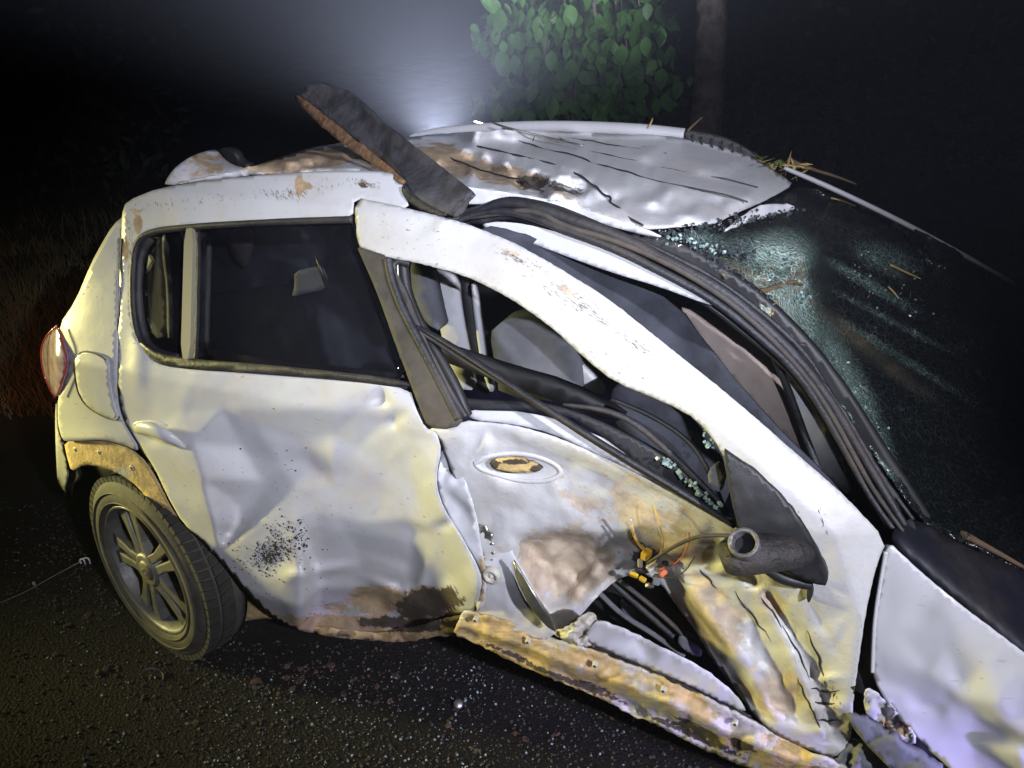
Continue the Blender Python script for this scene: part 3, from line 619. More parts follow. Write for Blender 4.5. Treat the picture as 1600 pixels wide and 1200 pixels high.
# ---------------------------------------------------------------- fender
fen = panel('fender', [(1392,850),(1408,866),(1480,930),(1600,1020),(1720,1110),(1720,1330),(1560,1260),(1500,1215),(1455,1175),(1430,1150),(1405,1125),(1376,1085),(1362,1050),(1363,1000),(1366,960),(1376,905),(1382,862)], M['paintclean'], A, step=8, sigma=2.2,
    ctrl=[(1420,900,.02),(1400,980,.015),(1480,960,.02),(1600,1050,.015),(1390,1040,.008),(1440,1040,.005),(1500,1060,.0),(1450,1100,-.02),(1560,1100,.03),(1520,1160,-.02),(1600,1180,.02),(1400,1100,-.01),(1620,1240,.0),(1480,1010,.012),(1540,1040,.018)],
    creases=[[(1370,1010,.012),(1420,1040,.010),(1460,1050,.016),(1500,1085,.012),(1560,1120,.016),(1640,1180,.02)],[(1370,1060,-.005),(1430,1085,-.01),(1520,1110,-.01),(1640,1200,.0)]],
    soft=[(1450,940,24,60,30,-.007)],
    facets=[(1440,1110,70,50,20,14,.010)],
    nz=(.0015,70), thick=.004, jag=.5, dirt_lit=[(1400,1130,50,30,0,.5)], grime=[(1400,1130,30,24,0,.5)])

seam('fender_edge', [(1384,862),(1376,905),(1367,960),(1364,1010),(1363,1050)], .004, M['paintclean'], fen, val=.022)
panel('door_gap', [(1380,850),(1392,852),(1380,905),(1372,960),(1372,1060),(1385,1100),(1330,1170),(1330,1090),(1345,1000),(1360,920)], M['black'], A, ctrl=[(1350,950,-.03)], step=12)
panel('torn_fender_flap', [(1352,1080),(1362,1076),(1400,1110),(1440,1160),(1400,1168),(1370,1140),(1350,1110)], M['paint'], A, ctrl=[(1352,1080,.05),(1440,1160,.0),(1380,1130,-.03)], step=5, sigma=.6, nz=(.03,12), dirt_lit=[(1400,1140,50,30,0,.6)])
panel('bent_rail', [(1330,1118),(1345,1120),(1400,1158),(1470,1205),(1560,1280),(1500,1290),(1420,1230),(1335,1145)], M['seatgrey'], A, ctrl=[(1350,1130,.02),(1500,1250,-.02)], creases=[[(1335,1130,.03),(1520,1270,.03)]], sigma=.6, step=7, nz=(.006,20), thick=.02)
panel('bent_rail', [(1325,1165),(1350,1160),(1430,1230),(1500,1290),(1300,1290),(1300,1200)], M['seatgrey'], A, ctrl=[(1350,1180,-.0),(1400,1250,-.05),(1330,1230,.02)], sigma=.6, step=7, nz=(.02,20), thick=.02)
panel('rail_shadow_box', [(1330,1090),(1400,1100),(1500,1180),(1600,1290),(1380,1290),(1325,1200)], M['black'], A, ctrl=[(1350,1180,-.12)], step=14, nz=(.02,30))  # black sheet paints the shade behind the bent rails
# ---------------------------------------------------------------- roof
roofc = [(255,290,-.25),(400,262,-.28),(430,235,-.75),(560,222,-.85),(640,214,-.95),(700,205,-1.2),(900,206,-1.3),(1060,212,-1.3),(1180,246,-1.3),(1238,286,-1.25),(1180,318,-.8),(1110,350,-.45),(1000,358,-.28),(900,330,-.25),(800,312,-.24),(740,305,-.24),(640,290,-.24),(550,268,-.24),
         (700,240,-.75),(800,250,-.75),(900,270,-.6),(760,285,-.42),(830,290,-.40),(960,300,-.5),(1050,300,-.6),(1100,270,-.9),(900,232,-.98),(1000,245,-.95),(560,250,-.45),(620,250,-.5)]
roof = panel('roof', [(262,290),(330,276),(385,264),(430,248),(480,232),(540,222),(600,220),(640,214),(700,207),(800,204),(900,206),(1000,209),(1070,214),(1130,228),(1180,246),(1238,284),(1232,294),(1182,320),(1140,338),(1112,350),(1050,354),(1000,357),
     (960,345),(900,325),(860,312),(760,300),(690,292),(640,288),(600,276),(540,266),(430,269),(340,281)], M['roof'], A, mode='v', step=6, sigma=1.2, ctrl=roofc,
     creases=[[(780,215,-1.02),(880,238,-.90),(960,262,-.80),(1060,288,-.72),(1170,312,-.72)],[(780,219,-.99),(880,243,-.86),(960,267,-.76),(1060,292,-.69),(1165,318,-.70)],
              [(850,215,-1.12),(950,240,-1.0),(1050,262,-.93),(1180,290,-.95)],[(850,218,-1.09),(950,244,-.97),(1050,266,-.90),(1180,293,-.93)],
              [(740,225,-.82),(830,243,-.72),(900,262,-.60),(960,300,-.42),(1000,352,-.26)],[(735,232,-.78),(825,250,-.68),(890,272,-.54),(945,305,-.38),(985,352,-.25)],
              [(960,310,-.50),(1020,308,-.62),(1080,340,-.40)],[(980,325,-.42),(1040,330,-.50),(1100,318,-.62)]],
     soft=[(830,282,30,10,10,-.05),(800,260,22,10,0,.04),(750,255,30,8,20,-.03),(870,300,26,6,20,.03),(910,295,8,14,0,-.04),(500,245,50,6,-8,.04),(450,262,60,4,-5,-.03),(1020,310,40,14,-15,.04)],
     facets=[(800,275,150,34,10,60,.16),(1050,310,90,34,5,22,.07),(540,245,130,16,-5,26,.12),(900,245,140,20,8,16,.05)], nz=(.03,16), nzm=(.2,[(820,275,130,30,10,1),(560,245,150,22,-4,.9)]), thick=.004, jag=.4,
     dirt_lit=[(480,250,110,20,-6,1.0),(600,245,60,24,0,.9),(700,250,70,28,12,.9),(790,275,90,22,10,.72),(880,300,50,16,15,.5),(1180,270,40,18,0,.35),(950,345,60,10,10,.35)],
     grime=[(830,285,30,14,10,.85),(870,290,40,12,25,.6),(900,300,20,12,0,.6),(980,225,60,6,8,.4)])

jit = lambda L_: [(x+random.uniform(-5, 5), y+random.uniform(-2.2, 2.2), v) for (x, y, v) in densify3(L_)]
def densify3(L_):
    q = []
    for a, b in zip(L_, L_[1:]):
        for k in range(5): q.append(tuple(a[i]+(b[i]-a[i])*k/5 for i in range(3)))
    return q+[L_[-1]]
for pts in ([(740,232,-.84),(800,246,-.74),(860,262,-.62),(905,285,-.5)],[(690,238,-.8),(740,262,-.55),(800,276,-.46),(850,300,-.38)],[(870,212,-1.2),(960,226,-1.12),(1040,240,-1.08)],[(800,218,-1.0),(880,240,-.88),(960,264,-.78),(1060,289,-.70),(1168,314,-.70)],[(850,217,-1.1),(950,242,-.98),(1050,264,-.91),(1180,291,-.93)],[(745,228,-.80),(830,246,-.70),(895,268,-.57),(935,292,-.43),(960,320,-.36),(1000,352,-.25)]):
    seam('roof_groove', jit(pts), random.uniform(.0014, .003), M['seal'], roof, mode='v', k=1)
# near side roof rail (white, below the crumpled skin)
panel('roof_side_rail', [(640,290),(700,288),(760,296),(850,310),(900,322),(960,342),(1010,358),(1040,372),(1000,366),(940,350),(880,335),(800,322),(740,318),(700,322),(650,312)], M['inner'], A, mode='v', ctrl=[(640,290,-.235),(1040,370,-.20),(850,318,-.235)], step=6, nz=(.008,40), dirt_lit=[(960,345,70,9,18,.5),(700,300,60,4,0,.4)])
panel('roof_side_rail', [(752,350),(780,346),(820,350),(880,365),(960,392),(1060,436),(1140,484),(1100,474),(1030,448),(950,424),(870,395),(800,368),(760,358)], M['inner'], A, mode='v', ctrl=[(760,350,-.19),(1130,480,-.13)], step=6, nz=(.002,40), dirt_lit=[(900,385,50,5,18,.7),(960,408,30,5,20,.6)])
# long weather seal peeled along the door opening and up the A pillar
mv = lambda pts: [P(x, y, v, 'v') for x, y, v in pts]
base = [(700,345,-.17),(745,334,-.18),(790,322,-.18),(840,330,-.17),(880,346,-.16),(960,373,-.15),(1040,410,-.14),(1120,455,-.13),(1190,508,-.13),(1250,568,-.13),(1300,640,-.13),(1340,710,-.12),(1375,770,-.10),(1415,825,-.08)]
def offs(pts, d, dv, wob):
    q = []
    for i, (x, y, v) in enumerate(pts):
        a, b = pts[max(i-1, 0)], pts[min(i+1, len(pts)-1)]; tx, ty = b[0]-a[0], b[1]-a[1]; L_ = math.hypot(tx, ty); k = d*min(1, .35+i*.16)
        q.append((x-ty/L_*k+random.gauss(0, wob), y+tx/L_*k+random.gauss(0, wob), v+dv))
    return q
for d, dv, r_, mt_, wb in ((-15,-.04,.006,'seal',2.5),(-5,-.01,.011,'seal',2.5),(5,.0,.006,'trim',3),(14,.0,.008,'seal',3),(22,-.03,.006,'black',3)):
    tube('door_seal', mv(offs(base, d, dv, wb)), [r_*.7, r_, r_*1.1, r_, r_, r_*.9, r_*.8, r_*.6], M[mt_], A, 8, 2)
panel('door_seal', [(715,345),(745,330),(790,315),(850,322),(900,342),(980,372),(1060,410),(1140,458),(1210,515),(1270,575),(1325,650),(1370,730),(1440,830),(1400,830),(1350,750),(1300,665),(1240,580),(1170,510),(1100,465),(1020,425),(940,388),(880,362),(830,348),(790,342),(750,352)], M['seal'], A, mode='v', ctrl=[(720,340,-.2),(1120,455,-.17),(1400,810,-.13)], step=8, nz=(.006,20), thick=.01)
panel('pillar', [(1000,360),(1060,380),(1140,425),(1200,470),(1270,540),(1330,620),(1380,700),(1440,790),(1480,850),(1400,850),(1350,770),(1310,690),(1250,600),(1180,525),(1100,468),(1020,425),(950,390)], M['black'], A, mode='v', ctrl=[(1000,360,-.27),(1400,800,-.24)], step=9, thick=.03)
# inner A pillar, white, and beige dash side
panel('pillar_inner', [(1215,555),(1240,580),(1268,620),(1295,670),(1318,730),(1330,778),(1300,752),(1280,735),(1262,690),(1240,625)], M['inner'], A, mode='v', ctrl=[(1250,620,-.22)], step=7, nz=(.004,20), dirt_lit=[(1285,660,20,60,-20,.5)], thick=.01)
seam('pillar_cable', [(1208,552,-.20),(1232,610,-.20),(1258,680,-.19),(1280,738,-.17)], .008, M['seal'], A, mode='v')
panel('dash_side', [(1056,478),(1100,490),(1160,520),(1205,552),(1230,610),(1256,680),(1278,735),(1220,680),(1160,610),(1100,540)], M['beige'], A, mode='v', ctrl=[(1100,500,-.34),(1250,700,-.26)], step=9, nz=(.006,40), thick=.01)
panel('cabin_curtain', [(770,352),(860,380),(960,415),(1058,478),(1110,545),(1170,620),(1235,690),(1290,742),(1322,780),(1250,724),(1150,636),(1050,556),(950,476),(870,426),(800,387),(740,362)], M['fabric'], A, mode='v', ctrl=[(800,370,-.16),(1200,690,-.12),(1060,500,-.30)], step=10, nz=(.004,60), thick=.01)
# ---------------------------------------------------------------- cabin, seen through the window openings
def vp(name, pts, m, v, parent=None, thick=.02, **k): return panel(name, pts, m, parent or A, mode='v', ctrl=[(pts[0][0], pts[0][1], v)], step=k.pop('step', 16), thick=thick, **k)
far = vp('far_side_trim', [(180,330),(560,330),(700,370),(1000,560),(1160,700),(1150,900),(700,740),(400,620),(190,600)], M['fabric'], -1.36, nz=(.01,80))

vp('white_pillar', [(664,416),(690,420),(713,432),(722,500),(734,560),(744,610),(712,608),(698,560),(680,480)], M['inner'], -.45)
vp('white_pillar', [(735,443),(742,448),(752,520),(758,570),(772,612),(764,612),(752,575),(744,520)], M['inner'], -.45)
vp('far_pillar', [(716,432),(736,444),(745,520),(760,600),(770,615),(745,612),(728,540)], M['black'], -.47)
vp('headrest', [(640,405),(655,412),(668,420),(680,480),(690,520),(665,505),(645,470)], M['seatgrey'], -.40, thick=.05)
vp('front_seat', [(765,520),(780,506),(820,500),(860,508),(890,530),(905,570),(910,632),(780,618),(775,580)], M['seatgrey'], -.55, thick=.12)
vp('seat_side', [(895,560),(915,575),(950,612),(925,622),(896,612)], M['inner'], -.58)
vp('cabin_bar', [(676,540),(700,545),(800,578),(880,600),(980,650),(960,660),(860,625),(760,590),(680,560)], M['black'], -.30, thick=.03)
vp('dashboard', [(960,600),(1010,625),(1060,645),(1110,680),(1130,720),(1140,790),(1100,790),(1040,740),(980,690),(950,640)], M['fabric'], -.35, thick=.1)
panel('rear_seat', [(300,470),(350,455),(470,440),(540,470),(640,600),(640,640),(280,620)], M['fabric'], A, mode='v', ctrl=[(300,470,-.75),(500,500,-.8)], creases=[[(480,470,-.7),(500,520,-.72),(520,600,-.74)],[(520,480,-.84),(545,560,-.86)]], step=12, thick=.08)
vp('rear_seat_back', [(310,362),(420,352),(475,365),(500,420),(430,470),(330,490),(300,440)], M['seatgrey'], -.95, thick=.1, nz=(.03,40))
vp('torn_lining', [(355,360),(395,358),(392,395),(384,420),(366,408),(358,390)], M['beige'], -.8, thick=.01)
vp('light_opening', [(459,424),(495,416),(505,418),(512,438),(508,452),(480,458),(455,465),(460,448)], M['inner'], -.6, thick=.004, step=8)  # white sheet paints the bright lit opening behind the rear glass
tube('belt_bar', mv([(494,399,-.55),(503,425,-.55),(514,449,-.55)]), .005, M['metal'], A, 8, 0)
vp('far_window_inner', [(236,372),(255,370),(253,400),(260,450),(262,528),(240,528),(230,490),(228,430)], M['inner'], -.32, thick=.01, step=8)
vp('rear_inner_pillar', [(253,368),(262,366),(260,400),(266,450),(268,528),(261,528),(260,450),(253,400)], M['paint'], -.30, thick=.01, step=6)
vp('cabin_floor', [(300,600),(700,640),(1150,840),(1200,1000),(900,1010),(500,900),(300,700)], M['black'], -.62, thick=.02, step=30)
# underbody so that nothing is open below
panel('underbody', [(350,880),(480,960),(700,960),(900,985),(1180,1110),(1300,1180),(1300,1230),(1000,1100),(800,1000),(700,975),(480,970),(360,960)], M['black'], A, ctrl=[(500,950,-.3),(1000,1050,-.2)], step=20)
# ---------------------------------------------------------------- windscreen and bonnet
def shatter_mat():
    m = bpy.data.materials.new('shattered_green_glass'); m.use_nodes = True; nt = m.node_tree; N = nt.nodes; L = nt.links; b = N['Principled BSDF']
    tc = N.new('ShaderNodeTexCoord')
    v = N.new('ShaderNodeTexVoronoi'); v.inputs['Scale'].default_value = 130; L.new(tc.outputs['Object'], v.inputs['Vector'])
    v2 = N.new('ShaderNodeTexVoronoi'); v2.feature = 'DISTANCE_TO_EDGE'; v2.inputs['Scale'].default_value = 75; L.new(tc.outputs['Object'], v2.inputs['Vector'])
    a = N.new('ShaderNodeAttribute'); a.attribute_name = 'dirt'  # here the mask marks crushed glass and painted light, not dirt
    n = N.new('ShaderNodeTexNoise'); n.inputs['Scale'].default_value = 14; n.inputs['Detail'].default_value = 8; n.inputs['Roughness'].default_value = .7; L.new(tc.outputs['Object'], n.inputs['Vector'])
    def mth(op, x, y):
        q = N.new('ShaderNodeMath'); q.operation = op
        for i, z in enumerate((x, y)):
            if isinstance(z, (int, float)): q.inputs[i].default_value = z
            else: L.new(z, q.inputs[i])
        return q.outputs[0]
    s = N.new('ShaderNodeSeparateColor'); L.new(v.outputs['Color'], s.inputs[0])
    f = mth('MULTIPLY', a.outputs['Fac'], mth('MULTIPLY', n.outputs['Fac'], mth('ADD', .75, mth('MULTIPLY', s.outputs[0], .6))))
    cr = N.new('ShaderNodeValToRGB'); e = cr.color_ramp.elements; e[0].position = .03; e[0].color = (.004, .005, .006, 1); e[1].position = .95; e[1].color = (.30, .40, .34, 1)
    x = e.new(.32); x.color = (.05, .09, .075, 1); L.new(f, cr.inputs[0])
    g = N.new('ShaderNodeAttribute'); g.attribute_name = 'grime'
    mx = N.new('ShaderNodeMix'); mx.data_type = 'RGBA'; L.new(mth('MULTIPLY', g.outputs['Fac'], n.outputs['Fac']), mx.inputs[0]); L.new(cr.outputs[0], mx.inputs[6]); mx.inputs[7].default_value = (.20, .17, .10, 1)
    v3 = N.new('ShaderNodeTexVoronoi'); v3.feature = 'DISTANCE_TO_EDGE'; v3.inputs['Scale'].default_value = 42; v3.inputs['Randomness'].default_value = 1; 
    n3 = N.new('ShaderNodeTexNoise'); n3.inputs['Scale'].default_value = 9; L.new(tc.outputs['Object'], n3.inputs['Vector']); am = N.new('ShaderNodeVectorMath'); am.operation = 'MULTIPLY_ADD'; am.inputs[1].default_value = (.05,.05,.05); L.new(n3.outputs['Color'], am.inputs[0]); L.new(tc.outputs['Object'], am.inputs[2]); L.new(am.outputs[0], v3.inputs['Vector'])
    def line(src, wd):
        r = N.new('ShaderNodeMapRange'); r.inputs[1].default_value = 0; r.inputs[2].default_value = wd; r.inputs[3].default_value = 1; r.inputs[4].default_value = 0; L.new(src, r.inputs[0]); return r.outputs[0]
    ln = mth('MAXIMUM', line(v3.outputs[0], .05), mth('MULTIPLY', line(v2.outputs[0], .07), .6))
    lm = mth('MULTIPLY', ln, mth('MINIMUM', mth('ADD', mth('MULTIPLY', a.outputs['Fac'], .7), .05), .8))
    mz = N.new('ShaderNodeMix'); mz.data_type = 'RGBA'; L.new(lm, mz.inputs[0]); L.new(mx.outputs[2], mz.inputs[6]); mz.inputs[7].default_value = (.6, .72, .66, 1); mx = mz
    L.new(mx.outputs[2], b.inputs['Base Color']); b.inputs['Roughness'].default_value = .22
    bp = N.new('ShaderNodeBump'); bp.inputs['Strength'].default_value = .5; bp.inputs['Distance'].default_value = .005
    L.new(mth('MULTIPLY', mth('ADD', a.outputs['Fac'], .25), mth('ADD', mth('MULTIPLY', v2.outputs[0], 3), s.outputs[1])), bp.inputs['Height']); L.new(bp.outputs[0], b.inputs['Normal'])
    return m
M['shatter'] = shatter_mat()
ws = panel('windscreen', [(1240,288),(1300,302),(1400,345),(1500,395),(1586,446),(1720,525),(1760,900),(1620,900),(1500,850),(1440,812),(1390,740),(1330,650),(1270,560),(1200,490),(1130,430),(1040,368),(1100,356),(1180,325)], M['shatter'], A, mode='v', step=7, sigma=1.3,
    ctrl=[(1240,288,-1.3),(1400,345,-1.4),(1586,446,-1.5),(1700,520,-1.6),(1040,368,-.28),(1130,430,-.24),(1200,490,-.24),(1270,560,-.24),(1330,650,-.22),(1390,740,-.2),(1440,812,-.2),(1620,900,-.3),
          (1180,370,-.52),(1100,380,-.42),(1210,385,-.50),(1235,440,-.46),(1180,430,-.38),(1250,480,-.50),(1220,490,-.33),(1290,520,-.62),(1330,600,-.52),(1350,500,-.95),(1400,650,-.6),(1450,550,-1.05),(1300,420,-1.0),(1500,700,-.8),(1600,700,-1.1),(1180,350,-.75),(1420,430,-1.3)],
    creases=[[(1160,400,-.42),(1230,436,-.42),(1262,400,-.52)],[(1262,400,-.50),(1270,470,-.52),(1290,530,-.52),(1330,610,-.46),(1380,700,-.38)],[(1285,400,-.85),(1300,480,-.85),(1330,560,-.78)]],
    facets=[(1190,420,90,60,20,40,.05),(1340,580,60,140,-25,40,.06),(1420,480,120,90,20,40,.05)], nz=(.02,22), thick=.006, jag=.8,
    dirt_lit=[(1218,395,50,32,0,1.5),(1210,475,56,56,0,1.25),(1180,400,60,30,20,.5),(1120,385,90,16,20,.7),(1322,590,24,110,-27,.75),(1370,690,20,70,-20,.5),(1385,405,50,22,22,.5),(1360,445,80,8,30,.5),(1410,560,110,6,32,.36),(1390,500,110,4,28,.38),(1255,500,20,50,-30,.9)],  # paler green blobs paint the lit slopes and streaks of the crushed glass
    grime=[(1160,440,70,22,35,1.),(1200,480,50,24,40,.9),(1245,430,14,22,0,.9),(1350,540,120,12,38,.5)])

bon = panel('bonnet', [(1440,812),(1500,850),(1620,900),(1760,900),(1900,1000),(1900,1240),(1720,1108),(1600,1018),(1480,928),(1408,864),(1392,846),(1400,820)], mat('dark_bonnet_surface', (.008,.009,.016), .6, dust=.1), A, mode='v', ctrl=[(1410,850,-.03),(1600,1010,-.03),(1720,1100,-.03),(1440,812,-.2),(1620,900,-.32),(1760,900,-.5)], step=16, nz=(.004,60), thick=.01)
tube('far_pillar_edge', mv([(1225,262,-1.26),(1300,294,-1.27),(1400,342,-1.30),(1500,395,-1.35),(1586,444,-1.40)]), [.006,.008,.008,.007,.005], M['inner'], A, 8, 2)
panel('roof_front_header', [(1182,322),(1205,318),(1240,320),(1242,328),(1200,338),(1160,350),(1130,362),(1150,345)], M['inner'], A, mode='v', ctrl=[(1182,322,-.68),(1240,325,-.85),(1130,362,-.5)], step=5, nz=(.01,14), dirt_lit=[(1190,335,50,20,0,.4)], thick=.01)
# lumps of crushed glass along the header
gl = []
def shards(name, specs, n, size, m, parent, mode='v', kind='stuff'):
    vs = []; fs = []
    for _ in range(n):
        x0, y0, v0, x1, y1, v1, spread, lift = random.choice(specs); t = random.random()
        c = P(x0+(x1-x0)*t+random.gauss(0, spread), y0+(y1-y0)*t+random.gauss(0, spread*.6), v0+(v1-v0)*t+random.uniform(0, lift), mode)
        s = size*random.uniform(.5, 1.5); b = len(vs)
        rot = Matrix.Rotation(random.uniform(0, 6), 3, Vector((random.gauss(0,1), random.gauss(0,1), random.gauss(0,1))).normalized())
        for q in ((-.6,-.5,-.3),(.6,-.5,-.3),(.5,.6,-.3),(-.5,.5,-.3),(-.4,-.4,.3),(.5,-.3,.3),(.4,.5,.3),(-.5,.4,.3)): vs.append(c+rot@(Vector(q)*s))
        fs += [tuple(b+i for i in f) for f in ((0,3,2,1),(4,5,6,7),(0,1,5,4),(1,2,6,5),(2,3,7,6),(3,0,4,7))]
    return tag(mesh(name, vs, fs, m, parent, False), kind=kind)
M['crumb'] = mat('crushed_green_glass', (.30,.40,.37), .12, coat=.5, var=.4, vscale=60)
M['crumbdark'] = mat('dark_glass_crumbs', (.05,.06,.065), .15, coat=.5, var=.5, vscale=60)
shards('glass_crumbs', [(1030,368,-.27,1240,330,-.8,7,.03),(1040,375,-.28,1170,400,-.40,9,.03),(1060,370,-.3,1200,470,-.3,6,.03)], 420, .006, M['crumbdark'], ws)
shards('glass_crumbs', [(1020,362,-.26,1130,395,-.30,8,.03),(1200,380,-.5,1250,470,-.46,16,.02),(1300,560,-.52,1390,720,-.4,18,.03),(1330,400,-1.0,1420,470,-1.1,30,.04),(1100,640,-.0,1110,700,0,4,.01)], 170, .0045, M['crumb'], ws)
shards('glass_crumbs', [(1030,712,-.01,1120,790,-.0,4,.015),(420,348,-.02,530,344,-.02,2,.005)], 90, .006, M['crumb'], A, mode='side')
# spoiler
sp = panel('spoiler', [(256,291),(262,276),(275,260),(300,243),(332,233),(340,235),(350,248),(365,258),(382,262),(380,268),(330,279)], M['paint'], A, mode='v', ctrl=[(300,260,-.42),(340,235,-.62),(380,265,-.45),(256,291,-.36)], sigma=3, step=6, nz=(.0,40), dirt_lit=[(300,262,80,30,-20,.55)], thick=.02)
panel('spoiler_tip', [(338,235),(350,230),(366,236),(374,252),(390,258),(382,264),(360,258),(346,246)], M['black'], A, mode='v', ctrl=[(350,240,-.7)], step=6, thick=.03)
# far roof rail : white tube with ribbed black foot
rr = tube('roof_rail', mv([(640,214,-1.22),(690,205,-1.24),(800,198,-1.26),(900,198,-1.27),(1000,203,-1.28),(1069,211,-1.29)]), [.004,.016,.019,.020,.021,.021], M['inner'], A, 12, 2)

ft = panel('rail_foot', [(1069,203),(1090,206),(1130,214),(1160,228),(1190,249),(1160,246),(1100,234),(1069,222)], M['seal'], rr, mode='v', ctrl=[(1069,210,-1.27),(1190,249,-1.29)], step=6, thick=.03, nz=(0,1))

for x in (1082,1096,1112,1128,1144,1158): seam('rib', [(x,210+(x-1082)*.22,-1.262),(x+1,240-(1158-x)*.14,-1.262)], .003, M['black'], rr, mode='v', k=0)
# ---------------------------------------------------------------- rear wheel
hub = P(227, 892, WR-.012, 'w'); wa = Vector(N3); wa.rotate(Matrix.Rotation(WTOE, 3, 'Z')); wa = (wa+Vector((0,0,WCAM))).normalized()
wq = wa.to_track_quat('Z', 'X').to_matrix().to_4x4(); WM = Matrix.Translation(hub)@wq
wh = empty('rear_wheel'); wh.parent = A; wh.matrix_parent_inverse = PARINV[A.name]
RT = WR; prof = [(-.105,.215),(-.115,.24),(-.12,.27),(-.12,RT-.012),(-.115,RT),(-.13,RT+.002),(-.1,RT+.003),(-.06,RT+.002),(-.022,RT-.002),(-.006,RT-.012),(.004,RT-.03),(.008,RT-.05),(.010,RT-.06),(.008,RT-.075),(.003,RT-.088),(-.004,.214),(-.012,.208)]
vs, fs = lathe(prof, 96, WM); ty = mesh('tyre', vs, fs, M['tyre'], wh)
# tread blocks
bv = []; bf = []
def block(a0, a1, z0, z1, r0, r1, sk=0):
    b = len(bv)
    for (a, z, r) in ((a0,z0,r0),(a1,z0,r0),(a1+sk,z1,r0),(a0+sk,z1,r0),(a0,z0,r1),(a1,z0,r1),(a1+sk,z1,r1),(a0+sk,z1,r1)):
        bv.append(WM@Vector((r*math.cos(a), r*math.sin(a), z)))
    bf.extend([tuple(b+i for i in f) for f in ((0,3,2,1),(4,5,6,7),(0,1,5,4),(1,2,6,5),(2,3,7,6),(3,0,4,7))])
NB = 64
for i in range(NB):
    a = 2*math.pi*i/NB; d = 2*math.pi/NB
    block(a, a+d*.82, -.040, -.004, RT-.014, RT+.004, .02)
    block(a+d*.3, a+d*1.12, -.088, -.048, RT-.006, RT+.008, -.03)
mesh('tread', bv, bf, M['tread'], ty, False)
for rr_ in (RT-.045, RT-.075):
    vs, fs = lathe([(.0,rr_-.002),(.0125,rr_-.001),(.0125,rr_+.001),(.0,rr_+.002)], 90, WM); mesh('sidewall_ring', vs, fs, M['tyre'], ty)
# rim
RR = .212
vs, fs = lathe([(-.018,RR+.002),(.002,RR+.001),(.004,RR-.006),(-.004,RR-.014),(-.03,RR-.018),(-.10,RR-.03),(-.18,RR-.02)], 80, WM); rim = mesh('rim', vs, fs, M['rim'], wh)
for k in range(5):
    a = WROT+2*math.pi*k/5; Rm = WM@Matrix.Rotation(a, 4, 'Z')
    for sgn in (1, -1):
        o_ = [(.035,sgn*.002),(.09,sgn*.006),(.14,sgn*.010),(.205,sgn*.014),(.208,sgn*.066),(.15,sgn*.044),(.09,sgn*.032),(.045,sgn*.034),(.03,sgn*.02)]
        ob = extrude_poly('spoke', o_, Rm@Matrix.Rotation(R(3), 4, 'Y'), -.035, -.004, M['rim'], rim, bevel=.004)
vs, fs = lathe([(-.04,.056),(-.004,.054),(.0,.046),(-.004,.034),(.0,.030),(.003,.026),(.003,.0)], 40, WM); mesh('hub_cap', vs, fs, M['rim'], rim)
# small diamond shaped badge on the hub cap
extrude_poly('hub_badge', [(.0,.019),(.011,.0),(.0,-.019),(-.011,.0)], WM, .003, .006, M['metal'], rim, hole=[(.0,.011),(.006,.0),(.0,-.011),(-.006,.0)])
for k in range(5):
    a = 2*math.pi*k/5+.6+WROT; vs, fs = lathe([(-.02,.009),(-.004,.008),(-.002,.005),(-.008,.004),(-.01,0)], 8, WM@Matrix.Translation((.042*math.cos(a), .042*math.sin(a), 0))); mesh('wheel_nut', vs, fs, M['black'], rim)
vs, fs = lathe([(-.11,.19),(-.11,.0)], 40, WM); mesh('brake_drum', vs, fs, M['black'], wh)
vs, fs = lathe([(-.10,.115),(-.06,.112),(-.05,.10),(-.05,.0)], 40, WM); mesh('brake_drum', vs, fs, M['seatgrey'], wh)
# ---------------------------------------------------------------- mud spatter on the rear door
M['mud'] = mat('dark_mud', (.03, .025, .02), .9, bump=.3)
def clods(name, cx, cy, sx, sy, n, s0, s1, m, parent, val=-.01, surf=None):
    vs = []; fs = []
    for _ in range(n):
        x, y = random.gauss(cx, sx), random.gauss(cy, sy); c = P(x, y, (surf(x, y) if surf else val)); s = random.uniform(s0, s1)*(1.6 if random.random() < .12 else 1); b = len(vs)
        for q in ((1,0,0),(-1,0,0),(0,1,0),(0,-1,0),(0,0,1),(0,0,-1)): vs.append(c+Vector(q)*s*random.uniform(.6, 1.2))
        fs += [tuple(b+i for i in f) for f in ((0,2,4),(2,1,4),(1,3,4),(3,0,4),(2,0,5),(1,2,5),(3,1,5),(0,3,5))]
    return tag(mesh(name, vs, fs, m, parent, False), kind='stuff')
def surf_of(o):
    from mathutils.bvhtree import BVHTree
    bpy.context.view_layer.update(); mw = o.matrix_world
    t = BVHTree.FromPolygons([mw@v.co for v in o.data.vertices], [tuple(p.vertices) for p in o.data.polygons]); cen = Vector(C3)
    def f(x, y):
        h = t.ray_cast(cen, Vector(ray(float(x), float(y))))
        return h[0]
    return f
rs = surf_of(rear)
def clods_on(name, f, gens, s0, s1, m, parent):
    vs = []; fs = []
    for (cx, cy, sx, sy, n) in gens:
        for _ in range(n):
            x, y = random.gauss(cx, sx), random.gauss(cy, sy); c = f(x, y)
            if c is None: continue
            s = random.uniform(s0, s1)*(1.7 if random.random() < .12 else 1); b = len(vs)
            for q in ((1,0,0),(-1,0,0),(0,1,0),(0,-1,0),(0,0,1),(0,0,-1)): vs.append(c+Vector(q)*s*random.uniform(.5, 1.2))
            fs += [tuple(b+i for i in g) for g in ((0,2,4),(2,1,4),(1,3,4),(3,0,4),(2,0,5),(1,2,5),(3,1,5),(0,3,5))]
    return tag(mesh(name, vs, fs, m, parent, False), kind='stuff')
clods_on('mud_spatter', rs, [(420,868,12,9,260),(440,848,18,16,170),(400,875,26,14,90),(468,836,8,14,60),(430,880,60,45,70),(400,760,60,60,20)], .0008, .0042, M['mud'], rear)
